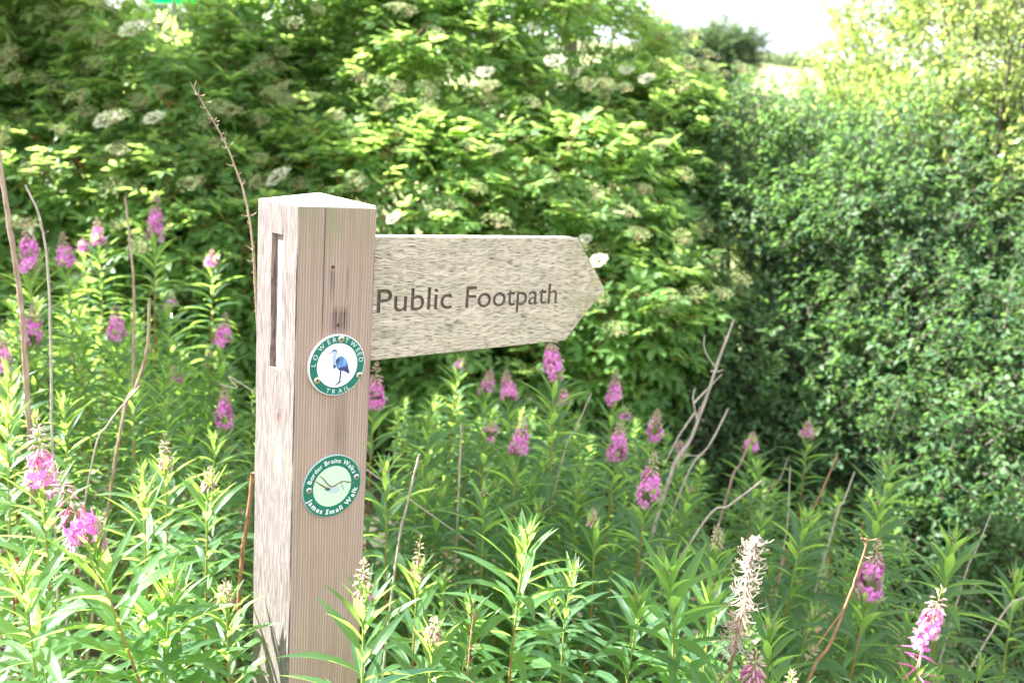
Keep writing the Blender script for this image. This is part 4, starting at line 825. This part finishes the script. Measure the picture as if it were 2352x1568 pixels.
# yellow-green young shoots standing out of the elders, catching the sun
TW = [twig_tpl() for _ in range(5)]
def thicket(name, blobs, foot, n_tw, label, leaf, leafL=(.19, .29), cat='shrub', inner=.6, amp=.16, k=2., back=.35, keep=None, upw=.35, bark_='bark', nl=60, r0=.02, tone0=.5, group=None):
    root = empty(name, foot); tag(root, label, cat, group); foot = np.asarray(foot, float)
    P, N = shell(blobs, n_tw, inner, amp, k, back)
    if keep is not None: k_ = keep(P); P, N = P[k_], N[k_]
    n = len(P); d = N * .9 + rdir(n) * .8 + np.array([0, 0, upw]); up = N + rng.normal(0, .5, (n, 3)) + np.array([0, 0, .6]); sz = rng.uniform(*leafL, n); tone = np.clip(tone0 + .25 * lump(P, 3.) + rng.normal(0, .12, n), 0, 1)
    mb = MB(); which = rng.integers(0, len(TW), n)
    for q, tp in enumerate(TW): s_ = which == q; inst(mb, tp, P[s_] - foot - norm(d[s_]) * sz[s_][:, None] * .5, frames(d[s_], up[s_]) * sz[s_][:, None, None], tone[s_])
    mb.build('foliage', [M[leaf], M['bark']], root)
    mb = MB(); sel = rng.choice(n, min(n, nl), replace=False); limbs(mb, np.zeros(3), P[sel] - foot, r0, wob=.15); mb.build('branches', M[bark_], root)
    return root
TH = 'dark small leaved shrub'
g0 = lambda x, y: float(ground_z(x, y)) - .03
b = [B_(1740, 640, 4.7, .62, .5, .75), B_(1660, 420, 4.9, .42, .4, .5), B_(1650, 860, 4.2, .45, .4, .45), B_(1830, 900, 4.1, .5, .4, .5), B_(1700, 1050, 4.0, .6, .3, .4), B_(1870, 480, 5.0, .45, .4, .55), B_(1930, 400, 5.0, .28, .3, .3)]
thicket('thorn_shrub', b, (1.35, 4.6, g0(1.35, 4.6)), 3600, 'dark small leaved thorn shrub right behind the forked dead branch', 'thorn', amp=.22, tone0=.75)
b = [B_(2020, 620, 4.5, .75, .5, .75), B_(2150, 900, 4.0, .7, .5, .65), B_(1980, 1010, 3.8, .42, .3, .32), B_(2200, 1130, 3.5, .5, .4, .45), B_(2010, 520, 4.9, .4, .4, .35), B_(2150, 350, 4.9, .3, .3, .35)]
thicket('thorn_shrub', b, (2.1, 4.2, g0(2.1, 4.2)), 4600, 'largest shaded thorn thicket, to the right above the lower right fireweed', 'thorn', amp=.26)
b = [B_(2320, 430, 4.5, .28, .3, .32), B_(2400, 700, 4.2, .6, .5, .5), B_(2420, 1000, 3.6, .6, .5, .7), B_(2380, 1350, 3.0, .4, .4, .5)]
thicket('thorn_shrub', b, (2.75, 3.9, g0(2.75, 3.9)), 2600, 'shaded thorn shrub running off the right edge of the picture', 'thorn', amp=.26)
# taller airy willow behind the thicket, top right
b = [B_(1960, 260, 6.8, .55, .5, 1.0), B_(2080, 60, 7.0, .6, .5, 1.0), B_(2230, 200, 6.4, .8, .6, 1.1), B_(2420, 100, 6.2, .8, .6, 1.2), B_(2300, -200, 6.6, 1.2, .7, .8), B_(1900, 420, 6.4, .42, .4, .5), B_(2010, -80, 7.2, .4, .4, .6), B_(2080, 430, 6.0, .55, .4, .6), B_(2260, 450, 5.6, .6, .4, .6), B_(2400, 380, 5.4, .5, .4, .6), B_(2230, 330, 4.7, .35, .25, .4), B_(2390, 470, 4.3, .3, .25, .35), B_(2060, 330, 5.2, .3, .25, .4)]
thicket('willow_tree', b, (2.9, 6.6, g0(2.9, 6.6)), 4500, 'airy light green willow rising top right with sky showing between its leaves', 'willow', (.22, .34), 'tree', .25, .22, 1.6, .6, upw=.8, r0=.018, nl=26, tone0=.65)
b = [B_(2330, 130, 4.6, .35, .3, .30), B_(2250, 20, 4.9, .3, .3, .22), B_(2420, 300, 4.4, .3, .3, .35)]
thicket('hawthorn_tree', b, (2.95, 4.7, g0(2.95, 4.7)), 420, 'yellowish green bough hanging in at the top right corner', 'gold', (.20, .30), 'tree', .3, .2, 2., .9, r0=.03, nl=14)
# sunlit bushes on the slope beyond
for (px, py, Y, r, n, lab) in [(1800, 400, 10.5, .6, 800, 'sunlit pale yellow bush on the slope seen over the dark thicket'), (1690, 345, 12.5, .5, 500, 'pale bush on the slope just right of the elder crown'), (1885, 330, 12., .7, 700, 'sunlit bush partly behind the willow, lower slope'),
                                (120, 120, 10.5, 1.2, 1000, 'sunlit yellow bush glowing behind the left elder'), (640, 60, 10.5, 1.2, 800, 'bright yellow green bush behind the gap between the two elders')]:
    c = at(px, py, Y); f = (c[0], c[1], float(hill_z(c[0], c[1]) if Y > 8.5 else ground_z(c[0], c[1])) - .05); h = max(.5, (c[2] - f[2]))
    thicket('sunlit_bush', [(c, (r, r * .7, r * .8)), (np.array([c[0] + .1, c[1], f[2] + h * .5]), (r * 1.1, r * .8, h * .55))], f, n, lab, 'gold', (.30, .45), inner=.5, back=.6, nl=24)
# left tree with a visible trunk; unseen outer crown added to shade the stand
tr = empty('young_tree', (at(8, 300, 4.4)[0], 4.4, g0(-2.6, 4.4))); tag(tr, 'young tree with a thin dark trunk at the upper left edge', 'tree'); f = np.array(tr.location)
mb = MB(); P = np.array([at(4, 700, 4.4), at(8, 300, 4.4), at(15, 130, 4.4), at(38, 0, 4.4), at(60, -200, 4.4)]) - f; P = np.vstack([[[0, 0, 0]], P]); tube(mb, smooth_line(P, 24), np.linspace(.035, .014, 24), 7)
for e_, s0 in ((np.array([-3.6, 3.3, 3.7]), 5), (np.array([-3.0, 3.3, 3.85]), 5), (np.array([-2.4, 3.3, 3.95]), 5), (np.array([-1.8, 3.4, 4.0]), 5), (at(95, 10, 4.4), 3), (at(-60, -60, 4.4), 3), (at(80, -160, 4.5), 4)): tube(mb, smooth_line([P[s0], (P[s0] + e_ - f) / 2 + [0, 0, .03], e_ - f], 10), np.linspace(.014, .005, 10), 5)  # first four limbs carry the added crown out of view
mb.build('trunk', M['bark'], tr)
mb = MB(); Pc, Nc = shell([B_(60, 0, 4.5, .35, .35, .25), B_(-60, 60, 4.6, .35, .35, .3), B_(20, -200, 4.6, .5, .5, .4), ((-3.8, 3.0, 3.65), (.4, .45, .3)), ((-3.3, 2.95, 3.8), (.5, .6, .35)), ((-2.7, 2.9, 3.9), (.6, .65, .35)), ((-2.1, 2.85, 3.95), (.6, .65, .35)), ((-1.6, 3.0, 4.0), (.4, .5, .35)), ((-2.5, 3.5, 4.1), (.6, .4, .4))], 7000, .2, .2, 2, .9); n = len(Pc); d = Nc + rdir(n) * .8; up = np.array([0, 0, 1.]) + rng.normal(0, .4, (n, 3)); wh = rng.integers(0, 3, n)  # clumps given as plain coordinates are unseen, added to shade the mid stand
for q, tp in enumerate(CT): s_ = wh == q; inst(mb, tp, Pc[s_] - f, frames(d[s_], up[s_]) * rng.uniform(.15, .24, s_.sum())[:, None, None], np.clip(rng.normal(.6, .2, s_.sum()), 0, 1))
mb.build('crown', [M['willow'], M['bark']], tr)
# far things: dark tree on the hill, hedge bushes, hanging boughs of a tree on the slope
def far_tree(px, py, Y, r, rz, n, lab, leaf=(.55, .95), mat='far', name='hill_tree', cat='tree', extra=(), drop=False):
    c = at(px, py, Y); f = np.array([c[0], c[1], float(hill_z(c[0], c[1])) - .1]); root = empty(name, f); tag(root, lab, cat)
    bl = [(c, (r, r * .8, rz))] + [(at(a, b_, Y), (q, q, q)) for a, b_, q in extra]
    P, N = shell(bl, n, .4, .22, 1.1 / max(r, .4) * 1.5, .9); n = len(P); d = N + rdir(n) * .7; up = rng.normal(0, .5, (n, 3)) + np.array([0, 0, 1]); mb = MB(); wh = rng.integers(0, len(TW), n)
    for q, tp in enumerate(TW): s_ = wh == q; inst(mb, tp, P[s_] - f, frames(d[s_], up[s_]) * rng.uniform(*leaf, s_.sum())[:, None, None], np.clip(rng.normal(.5, .2, s_.sum()), 0, 1))
    mb.build('crown', [M[mat], M['bark']], root); mb = MB(); h = max(c[2] - f[2], .2)
    tube(mb, smooth_line([[0, 0, 0], [r * .05, 0, h * .5], [0, 0, h]], 10), np.linspace(r * .09, r * .04, 10), 7)
    for a, b_, q in (extra if drop else ()):
        e = at(a, b_, Y) - f; tube(mb, smooth_line([e, at(a - 8, (b_ - 160) / 2, Y) - f, at(a - 60, -170, Y) - f], 8), [.006] * 8, 4, 0, .5, False)
    P = P[np.linalg.norm(P - c, axis=1) < r * 1.3]; n = len(P)
    for i in range(8): e = P[rng.integers(n)] - f; tube(mb, [[0, 0, h * .6], (np.array([0, 0, h * .7]) + e) / 2, e], [r * .04, r * .03, r * .012], 4, 0, .5, False)
    mb.build('trunk', M['bark'], root); return root
far_tree(1575, 136, 34, 1.15, .55, 2400, 'dark round crowned tree on the hill crest under the white sky', extra=((1650, 133, .8), (1710, 128, .4), (1520, 120, .6), (1730, 95, .2), (1610, 165, .45)))
far_tree(1785, 163, 52, .9, .55, 260, 'small round bush, left one of the two on the hill crest', name='hill_bush', cat='bush'); far_tree(1828, 160, 53, .8, .6, 240, 'small round bush, right one of the two on the hill crest', name='hill_bush', cat='bush')
far_tree(1330, -190, 13, 1.4, .75, 420, 'dark leaved tree whose boughs hang into the sky above the elder crown', leaf=(.22, .38), name='sycamore_tree', drop=True, extra=((1432, 12, .28), (1475, 25, .12), (1500, 55, .12), (1385, 5, .2), (1490, 95, .09), (1578, 32, .09), (1640, 62, .08), (1752, 42, .07), (1740, 90, .05), (1690, -20, .08)))
far_tree(370, 85, 9.9, .45, .22, 330, 'dark green bush behind the left elder beneath the green canopy', leaf=(.25, .4), name='dark_bush', cat='bush')
# bright green canopy beyond the hedge
c = at(400, -26, 8.6); f = np.array([c[0], c[1], float(hill_z(c[0], c[1])) - .05]); cp_ = empty('garden_parasol', f); tag(cp_, 'bright emerald green parasol canopy showing at the top edge above the left elder', 'parasol')
t = NT('green_cloth'); t.put(t.b.inputs['Base Color'], (.0, .42, .08)); t.b.inputs['Roughness'].default_value = .7; tb = t.new('ShaderNodeBsdfTranslucent'); tb.inputs[0].default_value = (0, .60, .10, 1); ms = t.new('ShaderNodeMixShader'); ms.inputs[0].default_value = .5
t.l.new(t.b.outputs[0], ms.inputs[1]); t.l.new(tb.outputs[0], ms.inputs[2]); t.l.new(ms.outputs[0], t.out.inputs[0])
mb = MB(); hz = c[2] - f[2]; n = 48; V = []
for k_, (rr, zz) in enumerate([(.001, .34), (.15, .30), (.30, .20), (.40, .06), (.42, -.02), (.41, -.10)]):
    for i in range(n): a = i / n * 6.283; sc2 = 1 + (.02 * math.cos(8 * a) if k_ > 2 else 0); V.append((rr * sc2 * math.cos(a), rr * sc2 * math.sin(a), hz + zz + (.02 * abs(math.sin(4 * a)) if k_ == 5 else 0)))
i = np.arange(n); j = (i + 1) % n; mb.add(V, [np.concatenate([np.stack([k_ * n + i, k_ * n + j, (k_ + 1) * n + j, (k_ + 1) * n + i], -1) for k_ in range(5)])]); mb.build('canopy', t.m, cp_)
mb = MB(); tube(mb, [[0, 0, 0], [0, 0, hz + .36]], .018, 8); mb.build('pole', plain('pole_metal', (.5, .5, .5), .4, .8), cp_)
